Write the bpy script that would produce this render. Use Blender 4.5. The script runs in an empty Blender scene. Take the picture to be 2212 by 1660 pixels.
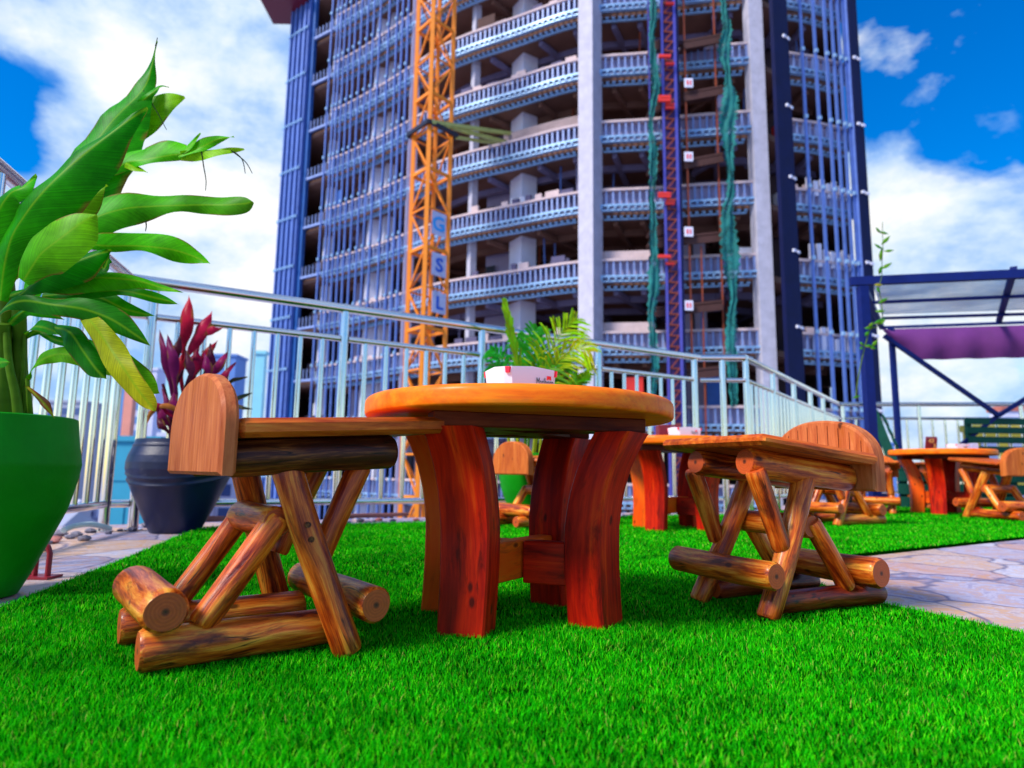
import bpy, math, random
import numpy as np
from mathutils import Vector, Matrix
random.seed(7); rng=np.random.default_rng(7)
scene=bpy.context.scene; COL=scene.collection
PI=math.pi; rad=math.radians
# ---------------------------------------------------------------- camera maths
F=1400.;CX=1106.;CY=830.;PT=rad(7.81);RL=rad(.8);CH=.32
def ray(u,v):
    x=(u-CX)/F; y=-(v-CY)/F
    c,s=math.cos(RL),math.sin(RL)
    x,y=(x*c-y*s, x*s+y*c)
    return (x, math.cos(PT)-y*math.sin(PT), math.sin(PT)+y*math.cos(PT))
def G(u,v,z=0.):
    r=ray(u,v); t=(z-CH)/r[2]; return Vector((r[0]*t,r[1]*t,z))
def D(u,v,y):
    r=ray(u,v); t=y/r[1]; return Vector((r[0]*t,y,CH+r[2]*t))
# ---------------------------------------------------------------- mesh helper
class MB:
    def __init__(s): s.v=[];s.f=[];s.m=[];s.g=[];s.c=[];s.col=(1,1,1)
    def add(s,vs,fs,m=0,gr=None):
        b=len(s.v); s.v+= [tuple(p) for p in vs]
        s.g+= [tuple(p) for p in (gr if gr is not None else vs)]
        s.c+= [s.col]*len(vs)
        s.f+= [tuple(b+i for i in f) for f in fs]; s.m+=[m]*len(fs)
    def box(s,c,ax,ay,az,m=0,grain=0,bev=0.0):
        """c centre, ax/ay/az half-extent vectors"""
        c=Vector(c);A=[Vector(ax),Vector(ay),Vector(az)]
        o=[random.uniform(0,5),random.uniform(.1,.3),random.uniform(.1,.3)]
        L=[a.length for a in A]
        if bev<=0:
            vs=[];gs=[]
            for i in (-1,1):
                for j in (-1,1):
                    for k in (-1,1):
                        vs.append(c+A[0]*i+A[1]*j+A[2]*k); q=[L[0]*i,L[1]*j,L[2]*k]
                        q=q[grain:]+q[:grain]; gs.append((q[0]+o[0],q[1]+o[1],q[2]+o[2]))
            s.add(vs,[(0,1,3,2),(4,6,7,5),(0,4,5,1),(2,3,7,6),(0,2,6,4),(1,5,7,3)],m,gs); return
        N=[a.normalized() for a in A]
        vs=[];gs=[];idx={}
        for i in (-1,1):
            for j in (-1,1):
                for k in (-1,1):
                    for d in range(3):
                        q=[i*(L[0]-bev*(d!=0)),j*(L[1]-bev*(d!=1)),k*(L[2]-bev*(d!=2))]
                        idx[(i,j,k,d)]=len(vs)
                        vs.append(c+N[0]*q[0]+N[1]*q[1]+N[2]*q[2]); q=q[grain:]+q[:grain]
                        gs.append((q[0]+o[0],q[1]+o[1],q[2]+o[2]))
        fs=[];S=(-1,1)
        for k in S:
            fs.append([idx[(a,b,k,2)] for a,b in ((-1,-1),(1,-1),(1,1),(-1,1))][::k])
            fs.append([idx[(a,k,b,1)] for a,b in ((-1,-1),(-1,1),(1,1),(1,-1))][::k])
            fs.append([idx[(k,a,b,0)] for a,b in ((-1,-1),(1,-1),(1,1),(-1,1))][::k])
        for a in S:
            for b in S:
                fs.append([idx[(a,b,-1,0)],idx[(a,b,-1,1)],idx[(a,b,1,1)],idx[(a,b,1,0)]])
                fs.append([idx[(a,-1,b,0)],idx[(a,-1,b,2)],idx[(a,1,b,2)],idx[(a,1,b,0)]])
                fs.append([idx[(-1,a,b,1)],idx[(-1,a,b,2)],idx[(1,a,b,2)],idx[(1,a,b,1)]])
                for e in S: fs.append([idx[(a,b,e,0)],idx[(a,b,e,1)],idx[(a,b,e,2)]])
        s.add(vs,fs,m,gs)
    def abox(s,x0,x1,y0,y1,z0,z1,m=0,grain=0,bev=0):
        s.box(((x0+x1)/2,(y0+y1)/2,(z0+z1)/2),((x1-x0)/2,0,0),(0,(y1-y0)/2,0),(0,0,(z1-z0)/2),m,grain,bev)
    def bar(s,p,q,w,h,up=(0,0,1),m=0,bev=0):
        p=Vector(p);q=Vector(q);a=(q-p);t=a.normalized();up=Vector(up)
        if abs(t.dot(up))>.98: up=Vector((0,1,0))
        sd=t.cross(up).normalized();u2=sd.cross(t).normalized()
        s.box((p+q)/2,a/2,sd*w/2,u2*h/2,m,0,bev)
    def tube(s,pts,r,n=8,m=0,mc=None,cap=True,rough=0.,round_=0.):
        """pts list, r float or list; gr = (along, y, z)"""
        pts=[Vector(p) for p in pts]; R=r if isinstance(r,(list,tuple)) else [r]*len(pts)
        so=random.uniform(0,20); ph=[random.uniform(0,6.28) for _ in range(4)]
        T=[]
        for i in range(len(pts)):
            a=pts[max(i-1,0)];b=pts[min(i+1,len(pts)-1)];T.append((b-a).normalized())
        up=Vector((0,0,1)) if abs(T[0].z)<.9 else Vector((0,1,0))
        X=T[0].cross(up).normalized();vs=[];gs=[];al=so
        for i,p in enumerate(pts):
            if i: al+=(pts[i]-pts[i-1]).length
            X=(X-T[i]*X.dot(T[i])).normalized();Y=T[i].cross(X)
            for k in range(n):
                a=2*PI*k/n
                rr=R[i]*(1+rough*(math.sin(2*a+ph[0]+al*3)+.6*math.sin(3*a+ph[1]-al*9)+.5*math.sin(al*25+ph[2]+a)))
                vs.append(p+X*rr*math.cos(a)+Y*rr*math.sin(a)); gs.append((al,rr*math.cos(a),rr*math.sin(a)))
        fs=[]
        for i in range(len(pts)-1):
            for k in range(n):
                k2=(k+1)%n; fs.append((i*n+k,i*n+k2,(i+1)*n+k2,(i+1)*n+k))
        s.add(vs,fs,m,gs)
        if cap:
            for e in (0,len(pts)-1):
                b=e*n; c=vs[b:b+n]; g=gs[b:b+n]; ctr=sum(c,Vector())/n
                q=[tuple(ctr)]+[tuple(x) for x in c]; gg=[(g[0][0],0,0)]+g
                ff=[(0,k+1,(k+1)%n+1) if e else (0,(k+1)%n+1,k+1) for k in range(n)]
                s.add(q,ff,m if mc is None else mc,gg)
    def log(s,p,q,r,r2=None,m=0,mc=1,n=20,bend=.0,rough=.03,seg=10):
        p=Vector(p);q=Vector(q);r2=r if r2 is None else r2;d=q-p
        sd=d.cross(Vector((.3,.2,1))).normalized()
        ch=min(.007,d.length*.1)/d.length
        ts=[0,ch]+[i/seg for i in range(1,seg)]+[1-ch,1]
        pts=[p+d*t+sd*bend*math.sin(PI*t) for t in ts]
        rs=[(r+(r2-r)*t) for t in ts]; rs[0]*=.86;rs[-1]*=.86
        s.tube(pts,rs,n,m,mc,True,rough)
    def prism(s,poly,z0,z1,m=0):
        n=len(poly)
        vs=[(p[0],p[1],z0) for p in poly]+[(p[0],p[1],z1) for p in poly]
        fs=[tuple(range(n))[::-1],tuple(range(n,2*n))]+[(i,(i+1)%n,n+(i+1)%n,n+i) for i in range(n)]
        s.add(vs,fs,m)
    def lathe(s,prof,c=(0,0),n=40,m=0,disp=None):
        vs=[];fs=[]
        for (r,z) in prof:
            for k in range(n):
                a=2*PI*k/n; rr=r if disp is None else r+disp(r,z,a)
                vs.append((c[0]+rr*math.cos(a),c[1]+rr*math.sin(a),z))
        for i in range(len(prof)-1):
            for k in range(n):
                k2=(k+1)%n; fs.append((i*n+k,i*n+k2,(i+1)*n+k2,(i+1)*n+k))
        s.add(vs,fs,m)
        for e in (0,len(prof)-1):
            if prof[e][0]>1e-4: s.f.append(tuple(len(s.v)-len(vs)+e*n+k for k in range(n))); s.m.append(m)
    def build(s,name,mats,parent=None,smooth=False,local=False):
        me=bpy.data.meshes.new(name)
        off=Vector((0,0,0))
        if parent is not None and not local:
            off=Vector(parent.location)
            if parent.parent: off=off+Vector(parent.parent.location)
        vs=[(x-off.x,y-off.y,z-off.z) for x,y,z in s.v]
        me.from_pydata(vs,[],s.f)
        if not isinstance(mats,(list,tuple)): mats=[mats]
        for k in mats: me.materials.append(k)
        me.polygons.foreach_set('material_index',[min(i,len(mats)-1) for i in s.m])
        a=me.attributes.new('gr','FLOAT_VECTOR','POINT'); a.data.foreach_set('vector',[c for p in s.g for c in p])
        a=me.attributes.new('tint','FLOAT_VECTOR','POINT'); a.data.foreach_set('vector',[c for p in s.c for c in p])
        if smooth:
            me.polygons.foreach_set('use_smooth',[True]*len(me.polygons))
        me.update(); me.validate()
        if smooth and smooth!='all':
            try: me.set_sharp_from_angle(angle=rad(38))
            except Exception: pass
        o=bpy.data.objects.new(name,me); COL.objects.link(o)
        if parent is not None: o.parent=parent
        return o
def tag(o,label=None,cat=None,group=None,kind=None):
    if label:o['label']=label
    if cat:o['category']=cat
    if group:o['group']=group
    if kind:o['kind']=kind
    return o
def empty(name,loc=(0,0,0),label=None,cat=None,group=None,rz=0,sc=1):
    o=bpy.data.objects.new(name,None); COL.objects.link(o); o.location=loc; o.rotation_euler=(0,0,rz); o.scale=(sc,sc,sc)
    o.empty_display_size=.1
    return tag(o,label,cat,group)
def kids(o): return [c for c in bpy.data.objects if c.parent==o]
def dup(root,loc,rz,sc,label):
    r=root.copy(); COL.objects.link(r); r.location=loc; r.rotation_euler=(0,0,rz); r.scale=(sc,sc,sc); r['label']=label
    for ch in kids(root):
        c=ch.copy(); COL.objects.link(c); c.parent=r
        for g in kids(ch):
            d=g.copy(); COL.objects.link(d); d.parent=c
    return r
# ---------------------------------------------------------------- materials
def newmat(name):
    m=bpy.data.materials.new(name); m.use_nodes=True; nt=m.node_tree; b=nt.nodes['Principled BSDF']; return m,nt,b
def N(nt,t,**k):
    n=nt.nodes.new(t)
    for a,v in k.items(): setattr(n,a,v)
    return n
def ramp(nt,stops,interp='LINEAR'):
    r=N(nt,'ShaderNodeValToRGB'); e=r.color_ramp.elements; r.color_ramp.interpolation=interp
    while len(e)<len(stops): e.new(.5)
    for i,(p,c) in enumerate(stops): e[i].position=p; e[i].color=(*c,1)
    return r
def attr(nt,name='gr'): return N(nt,'ShaderNodeAttribute',attribute_name=name)
def mapping(nt,src,scale):
    m=N(nt,'ShaderNodeMapping'); m.inputs['Scale'].default_value=scale; nt.links.new(src,m.inputs['Vector']); return m
def noise(nt,vec,sc,det=4,rough=.55,dist=0):
    n=N(nt,'ShaderNodeTexNoise'); n.inputs['Scale'].default_value=sc;n.inputs['Detail'].default_value=det;n.inputs['Roughness'].default_value=rough;n.inputs['Distortion'].default_value=dist
    if vec is not None: nt.links.new(vec,n.inputs['Vector'])
    return n
def mix(nt,f,a,b,mode='MIX'):
    m=N(nt,'ShaderNodeMix',data_type='RGBA',blend_type=mode)
    for sock,v in ((m.inputs[0],f),(m.inputs[6],a),(m.inputs[7],b)):
        if hasattr(v,'is_linked') or hasattr(v,'node'): nt.links.new(v,sock)
        elif isinstance(v,(int,float)): sock.default_value=v
        else: sock.default_value=(*v,1)
    return m.outputs[2]
def bump(nt,b,h,st=.3,d=.01):
    n=N(nt,'ShaderNodeBump'); n.inputs['Strength'].default_value=st;n.inputs['Distance'].default_value=d
    nt.links.new(h,n.inputs['Height']); nt.links.new(n.outputs[0],b.inputs['Normal'])
def wood(name,stops,rough=.35,stain=(.02,.004,.01),stamt=.5,gscale=1.,bst=.4,coat=.3,knot=True,spec=.3,crack=False):
    m,nt,b=newmat(name); g=attr(nt).outputs['Vector']
    oi=N(nt,'ShaderNodeObjectInfo'); ad=N(nt,'ShaderNodeVectorMath',operation='ADD')
    cb=N(nt,'ShaderNodeCombineXYZ'); mu=N(nt,'ShaderNodeMath',operation='MULTIPLY'); mu.inputs[1].default_value=7.
    nt.links.new(oi.outputs['Random'],mu.inputs[0]); nt.links.new(mu.outputs[0],cb.inputs[0])
    nt.links.new(g,ad.inputs[0]); nt.links.new(cb.outputs[0],ad.inputs[1]); g2=ad.outputs[0]
    # warp
    wn=noise(nt,mapping(nt,g2,(4,9,9)).outputs[0],1.,2); w=N(nt,'ShaderNodeVectorMath',operation='SCALE'); w.inputs['Scale'].default_value=.035
    nt.links.new(wn.outputs['Color'],w.inputs[0]); wa=N(nt,'ShaderNodeVectorMath',operation='ADD'); nt.links.new(g2,wa.inputs[0]); nt.links.new(w.outputs[0],wa.inputs[1])
    n1=noise(nt,mapping(nt,wa.outputs[0],(5*gscale,70*gscale,70*gscale)).outputs[0],1.,6,.62)
    n2=noise(nt,mapping(nt,wa.outputs[0],(16*gscale,330*gscale,330*gscale)).outputs[0],1.,3,.6)
    n3=noise(nt,mapping(nt,g2,(5,16,16)).outputs[0],1.,3,.5)
    s=N(nt,'ShaderNodeMath',operation='MULTIPLY_ADD'); s.inputs[1].default_value=.28
    nt.links.new(n2.outputs[0],s.inputs[0]); nt.links.new(n1.outputs[0],s.inputs[2])
    sb=N(nt,'ShaderNodeMath',operation='MULTIPLY_ADD'); sb.inputs[1].default_value=.5; nt.links.new(n3.outputs[0],sb.inputs[0]); nt.links.new(s.outputs[0],sb.inputs[2])
    sc=N(nt,'ShaderNodeMath',operation='SUBTRACT'); sc.inputs[1].default_value=.39; nt.links.new(sb.outputs[0],sc.inputs[0])
    r=ramp(nt,stops); nt.links.new(sc.outputs[0],r.inputs[0])
    n4=noise(nt,mapping(nt,wa.outputs[0],(7,32,32)).outputs[0],1.,5,.7,.4)
    r4=ramp(nt,[(.53,(0,0,0)),(.68,(1,1,1))]); nt.links.new(n4.outputs[0],r4.inputs[0])
    mm=N(nt,'ShaderNodeMath',operation='MULTIPLY'); mm.inputs[1].default_value=stamt; nt.links.new(r4.outputs[0],mm.inputs[0])
    c=mix(nt,mm.outputs[0],r.outputs[0],stain)
    if knot:
        vo=N(nt,'ShaderNodeTexVoronoi'); vo.inputs['Scale'].default_value=1.
        nt.links.new(mapping(nt,g2,(9,17,17)).outputs[0],vo.inputs['Vector'])
        rk=ramp(nt,[(.07,(1,1,1)),(.13,(0,0,0))]); nt.links.new(vo.outputs['Distance'],rk.inputs[0])
        mk=N(nt,'ShaderNodeMath',operation='MULTIPLY'); mk.inputs[1].default_value=.8; nt.links.new(rk.outputs[0],mk.inputs[0])
        c=mix(nt,mk.outputs[0],c,(.012,.003,.003))
    if crack:
        n5=noise(nt,mapping(nt,wa.outputs[0],(1.6,42,42)).outputs[0],1.,3,.5); r5=ramp(nt,[(.488,(0,0,0)),(.5,(1,1,1)),(.512,(0,0,0))]); nt.links.new(n5.outputs[0],r5.inputs[0])
        n6=noise(nt,mapping(nt,g2,(7,7,7)).outputs[0],1.,2); r6=ramp(nt,[(.5,(0,0,0)),(.56,(1,1,1))]); nt.links.new(n6.outputs[0],r6.inputs[0])
        m5=N(nt,'ShaderNodeMath',operation='MULTIPLY'); nt.links.new(r5.outputs[0],m5.inputs[0]); nt.links.new(r6.outputs[0],m5.inputs[1]); c=mix(nt,m5.outputs[0],c,(.006,.002,.001))
    tn=attr(nt,'tint').outputs['Vector']; c=mix(nt,1.,c,tn,'MULTIPLY')
    nt.links.new(c,b.inputs['Base Color']); 
    rr=N(nt,'ShaderNodeMapRange'); rr.inputs['To Min'].default_value=rough-.1; rr.inputs['To Max'].default_value=rough+.2; nt.links.new(n3.outputs[0],rr.inputs[0]); nt.links.new(rr.outputs[0],b.inputs['Roughness'])
    b.inputs['Coat Weight'].default_value=coat; b.inputs['Coat Roughness'].default_value=.22; b.inputs['Specular IOR Level'].default_value=spec
    bump(nt,b,s.outputs[0],bst,.004)
    return m
def endgrain(name,c0,c1):
    m,nt,b=newmat(name); g=attr(nt).outputs['Vector']
    sp=N(nt,'ShaderNodeSeparateXYZ'); nt.links.new(g,sp.inputs[0])
    cb=N(nt,'ShaderNodeCombineXYZ'); nt.links.new(sp.outputs[1],cb.inputs[0]); nt.links.new(sp.outputs[2],cb.inputs[1])
    nz=noise(nt,cb.outputs[0],40,4); ln=N(nt,'ShaderNodeVectorMath',operation='LENGTH'); nt.links.new(cb.outputs[0],ln.inputs[0])
    ma=N(nt,'ShaderNodeMath',operation='MULTIPLY_ADD'); ma.inputs[1].default_value=.006; nt.links.new(nz.outputs[0],ma.inputs[0]); nt.links.new(ln.outputs['Value'],ma.inputs[2])
    mu=N(nt,'ShaderNodeMath',operation='MULTIPLY'); mu.inputs[1].default_value=1100.; nt.links.new(ma.outputs[0],mu.inputs[0])
    si=N(nt,'ShaderNodeMath',operation='SINE'); nt.links.new(mu.outputs[0],si.inputs[0])
    mr=N(nt,'ShaderNodeMapRange'); mr.inputs['From Min'].default_value=-1; nt.links.new(si.outputs[0],mr.inputs[0])
    n2=noise(nt,cb.outputs[0],90,5); 
    c=mix(nt,mr.outputs[0],c0,c1); c=mix(nt,n2.outputs[0],c,tuple(x*.55 for x in c0))
    rc=ramp(nt,[(.003,(0,0,0)),(.006,(1,1,1))]); nt.links.new(ln.outputs['Value'],rc.inputs[0])
    c=mix(nt,rc.outputs[0],(.03,.008,.004),c)
    nt.links.new(c,b.inputs['Base Color']); b.inputs['Roughness'].default_value=.5
    bump(nt,b,n2.outputs[0],.3,.003); return m
def plain(name,c,rough=.5,metal=0.,nsc=None,namt=.25,bst=0.,coat=0.,alpha=None,spec=None):
    m,nt,b=newmat(name); b.inputs['Roughness'].default_value=rough; b.inputs['Metallic'].default_value=metal
    b.inputs['Coat Weight'].default_value=coat
    if spec is not None: b.inputs['Specular IOR Level'].default_value=spec
    if nsc:
        tc=N(nt,'ShaderNodeTexCoord'); n=noise(nt,tc.outputs['Object'],nsc,5,.6)
        cc=mix(nt,n.outputs[0],tuple(x*(1-namt) for x in c),tuple(min(1,x*(1+namt)) for x in c))
        nt.links.new(cc,b.inputs['Base Color'])
        if bst: bump(nt,b,n.outputs[0],bst,.01)
    else: b.inputs['Base Color'].default_value=(*c,1)
    if alpha is not None: b.inputs['Alpha'].default_value=alpha
    return m
W_log=wood('log wood',[(.20,(.035,.002,.001)),(.36,(.27,.022,.002)),(.51,(.68,.12,.007)),(.72,(1.,.42,.045))],rough=.33,stain=(.04,.005,.008),stamt=.8,coat=.25,bst=.7,spec=.22,crack=True)
W_dark=wood('dark bark log',[(.2,(.008,.002,.001)),(.5,(.07,.012,.003)),(.8,(.42,.13,.02))],rough=.4,stain=(.012,.005,.012),coat=.12,bst=.6,spec=.25,crack=True)
W_end=endgrain('log end grain',(.72,.11,.012),(.55,.07,.008))
W_seat=wood('seat wood',[(.15,(.13,.010,.001)),(.4,(.42,.055,.004)),(.6,(.66,.14,.010)),(.82,(.85,.30,.04))],rough=.5,stain=(.10,.02,.004),stamt=.6,coat=.08,bst=.35,knot=False,spec=.2)
W_back=wood('backrest wood',[(.15,(.26,.04,.010)),(.4,(.44,.10,.028)),(.62,(.58,.17,.05)),(.88,(.7,.27,.085))],rough=.55,stain=(.42,.10,.005),stamt=.5,gscale=1.2,coat=.03,bst=.35,spec=.15)
W_top=wood('table top wood',[(.15,(.6,.07,.001)),(.4,(.9,.15,.001)),(.62,(.96,.23,.003)),(.88,(.98,.36,.02))],rough=.5,stain=(.5,.13,.02),stamt=.4,gscale=.6,coat=.12,bst=.12,knot=False,spec=.14)
W_leg=wood('red table leg wood',[(.15,(.09,.0015,.001)),(.4,(.36,.005,.001)),(.6,(.68,.018,.001)),(.85,(.95,.10,.004))],rough=.45,stain=(.05,.002,.001),stamt=.7,gscale=.45,coat=.08,bst=.15,spec=.12)
W_leglit=wood('sunlit orange leg wood',[(.1,(.7,.04,.002)),(.4,(.97,.095,.003)),(.7,(.98,.16,.005)),(.9,(.98,.25,.015))],rough=.5,stain=(.25,.03,.008),stamt=.5,gscale=.45,coat=.15,bst=.12,spec=.14)  # brighter orange leg wood, sunlight put into its colour
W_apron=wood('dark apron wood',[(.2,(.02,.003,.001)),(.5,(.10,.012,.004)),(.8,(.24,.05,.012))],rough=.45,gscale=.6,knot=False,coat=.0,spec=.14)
M_steel=plain('brushed stainless steel',(.86,.82,.77),.15,1.)
M_navy=plain('navy painted steel',(.003,.012,.12),.5,0,14,.3,spec=.2)
M_navyclad=plain('navy cladding',(.001,.004,.045),.6,0,1.2,.45,spec=.2)
M_greenpot=plain('green painted pot',(.001,.27,.002),.55,0,9,.32,.35,spec=.2)
M_navypot=plain('dark blue glazed pot',(.002,.006,.045),.42,0,16,.45,.2,coat=.05)
M_soil=plain('soil',(.03,.018,.01),.9,0,60,.5,.8)
M_conc=plain('pale concrete',(.47,.45,.54),.8,0,2.2,.35,.3)
M_cream=plain('cream concrete edge',(.6,.46,.46),.85,0,2.,.25,.2)
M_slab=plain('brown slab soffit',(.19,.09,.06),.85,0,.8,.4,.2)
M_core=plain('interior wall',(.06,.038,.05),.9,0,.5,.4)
M_lilac=plain('plastered lilac wall',(.33,.30,.46),.9,0,.7,.25)
M_white=plain('white painted column',(.72,.72,.86),.8,0,1.,.15)
M_galv=plain('galvanised blue steel',(.24,.32,.60),.5,.15,3.,.4)
M_bundle=plain('deep blue steel fin',(.015,.085,.34),.5,.1,1.5,.3)
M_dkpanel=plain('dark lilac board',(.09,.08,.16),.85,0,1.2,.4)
M_track=plain('bright steel track',(.29,.47,.72),.4,.25,6.,.45)
M_mull=plain('blue steel mullion',(.10,.18,.50),.5,.15,2.,.35)
M_pipe=plain('dull pipe',(.22,.2,.34),.6,.2,3.,.3)
M_crane=plain('orange crane paint',(.92,.24,.001),.5,0,4.,.2)
M_banner=plain('white banner',(.5,.53,.72),.8,0,3.,.35)
M_blueink=plain('blue lettering',(.01,.10,.55),.6)
M_cyanink=plain('pale blue lettering',(.02,.35,.8),.6)
M_black=plain('dark steel',(.012,.014,.03),.5,.2,5,.3)
M_tie=plain('yellow green tie beam',(.45,.46,.12),.5,.1,3,.4)
M_purp=plain('purple steel hoist',(.05,.012,.10),.45,.2,5.,.4)
M_purp2=plain('blue violet steel',(.10,.09,.42),.4,.3,5.,.3)
M_redtie=plain('red steel tie',(.75,.03,.02),.5)
M_rust=plain('rusty steel',(.28,.05,.015),.7,.1,6,.4)
M_plank=plain('dark scaffold plank',(.06,.018,.014),.8,0,5,.4)
M_net=plain('teal debris netting',(.004,.16,.15),.85,0,1.5,.75)
def _netalpha():
    nt=M_net.node_tree; b_=nt.nodes['Principled BSDF']; tc=N(nt,'ShaderNodeTexCoord'); n=noise(nt,tc.outputs['Object'],2.2,6,.7); mr=N(nt,'ShaderNodeMapRange'); mr.inputs['From Min'].default_value=.36; mr.inputs['From Max'].default_value=.52; mr.inputs['To Min'].default_value=.25; mr.inputs['To Max'].default_value=.95; nt.links.new(n.outputs[0],mr.inputs[0]); nt.links.new(mr.outputs[0],b_.inputs['Alpha'])
_netalpha()
M_white2=plain('white plastic',(.74,.74,.86),.32,0,30,.03)
M_maroon=plain('maroon plastic',(.16,.008,.02),.4)
M_bgreen=plain('dark green paint',(.001,.06,.04),.6,0,9,.35,.2,spec=.2)
M_canvas=plain('purple canvas',(.13,.02,.17),.75,0,6,.25)
M_rednotch=plain('red printing',(.8,.01,.05),.5)
M_redc=plain('bright red printing',(.85,.01,.01),.5)
M_ink=plain('dark green ink',(.01,.04,.05),.5)
M_gold=plain('gold figures',(.55,.33,.1),.4)
M_stone=plain('grey rubble stone',(.16,.15,.2),.85,0,30,.45,.6)
M_pinkst=plain('reddish rubble',(.42,.15,.13),.85,0,20,.4,.5)
M_hose=plain('pale corrugated plastic',(.5,.62,.62),.5)
M_redpipe=plain('red painted pipe',(.3,.01,.03),.4)
M_tcol=plain('terracotta roof',(.45,.13,.09),.8,0,1,.3)
# ---- leaf materials
def leafmat(name,veins=True,transl=.34,rough=.42):
    m,nt,b=newmat(name); g=attr(nt).outputs['Vector']; t=attr(nt,'tint').outputs['Vector']
    sp=N(nt,'ShaderNodeSeparateXYZ'); nt.links.new(g,sp.inputs[0])
    ab=N(nt,'ShaderNodeMath',operation='ABSOLUTE'); nt.links.new(sp.outputs[1],ab.inputs[0])
    c=t
    n=noise(nt,g,14,5,.6); r=ramp(nt,[(.3,(.62,.62,.62)),(.7,(1.25,1.2,1.1))]); nt.links.new(n.outputs[0],r.inputs[0]); c=mix(nt,1.,c,r.outputs[0],'MULTIPLY')
    if veins:
        m1=N(nt,'ShaderNodeMath',operation='MULTIPLY_ADD'); m1.inputs[1].default_value=-1.1; nt.links.new(ab.outputs[0],m1.inputs[0]); nt.links.new(sp.outputs[0],m1.inputs[2])
        cq=N(nt,'ShaderNodeCombineXYZ'); nt.links.new(m1.outputs[0],cq.inputs[0]); mm9=N(nt,'ShaderNodeMath',operation='MULTIPLY'); mm9.inputs[1].default_value=.02; nt.links.new(sp.outputs[1],mm9.inputs[0]); nt.links.new(mm9.outputs[0],cq.inputs[1])
        si=noise(nt,cq.outputs[0],230.,4,.7)
        mr=N(nt,'ShaderNodeMapRange'); mr.inputs['From Min'].default_value=.3; mr.inputs['From Max'].default_value=.7; mr.inputs['To Min'].default_value=.5; mr.inputs['To Max'].default_value=1.3; nt.links.new(si.outputs[0],mr.inputs[0])
        cv=N(nt,'ShaderNodeCombineXYZ'); [nt.links.new(mr.outputs[0],cv.inputs[i]) for i in range(3)]
        c=mix(nt,1.,c,cv.outputs[0],'MULTIPLY')
        rm=ramp(nt,[(.0020,(1,1,1)),(.0036,(0,0,0))]); nt.links.new(ab.outputs[0],rm.inputs[0])
        mm=N(nt,'ShaderNodeMath',operation='MULTIPLY'); mm.inputs[1].default_value=.6; nt.links.new(rm.outputs[0],mm.inputs[0])
        c=mix(nt,mm.outputs[0],c,(.25,.5,.01))
    nt.links.new(c,b.inputs['Base Color']); b.inputs['Roughness'].default_value=rough; b.inputs['Specular IOR Level'].default_value=.07
    tr=N(nt,'ShaderNodeBsdfTranslucent'); nt.links.new(c,tr.inputs[0]); ms=N(nt,'ShaderNodeMixShader'); ms.inputs[0].default_value=transl
    nt.links.new(b.outputs[0],ms.inputs[1]); nt.links.new(tr.outputs[0],ms.inputs[2]); nt.links.new(ms.outputs[0],nt.nodes['Material Output'].inputs[0])
    return m
M_leaf=leafmat('banana leaf'); M_leaf2=leafmat('thin leaf',False,.3,.35)
# ---- grass blades
def grassmat():
    m,nt,b=newmat('artificial turf blades'); gi=N(nt,'ShaderNodeNewGeometry')
    r=ramp(nt,[(0,(.0005,.14,.0003)),(.3,(.003,.42,.0005)),(.6,(.012,.68,.001)),(.85,(.06,.95,.003)),(.97,(.25,.97,.01)),(1,(.6,.6,.12))]); nt.links.new(gi.outputs['Random Per Island'],r.inputs[0])
    tc=N(nt,'ShaderNodeTexCoord'); n=noise(nt,tc.outputs['Object'],5,4); r2=ramp(nt,[(.3,(.6,.66,.6)),(.5,(1,1,1)),(.7,(1.2,1.15,1.1))]); nt.links.new(n.outputs[0],r2.inputs[0])
    c=mix(nt,1.,r.outputs[0],r2.outputs[0],'MULTIPLY')
    nt.links.new(c,b.inputs['Base Color']); b.inputs['Roughness'].default_value=.6; b.inputs['Specular IOR Level'].default_value=.08
    tr=N(nt,'ShaderNodeBsdfTranslucent'); nt.links.new(c,tr.inputs[0]); ms=N(nt,'ShaderNodeMixShader'); ms.inputs[0].default_value=.42
    nt.links.new(b.outputs[0],ms.inputs[1]); nt.links.new(tr.outputs[0],ms.inputs[2]); nt.links.new(ms.outputs[0],nt.nodes['Material Output'].inputs[0]); return m
M_grass=grassmat()
M_turf=plain('turf backing',(.001,.03,.0005),.95,0,80,.4,spec=0.)
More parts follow.
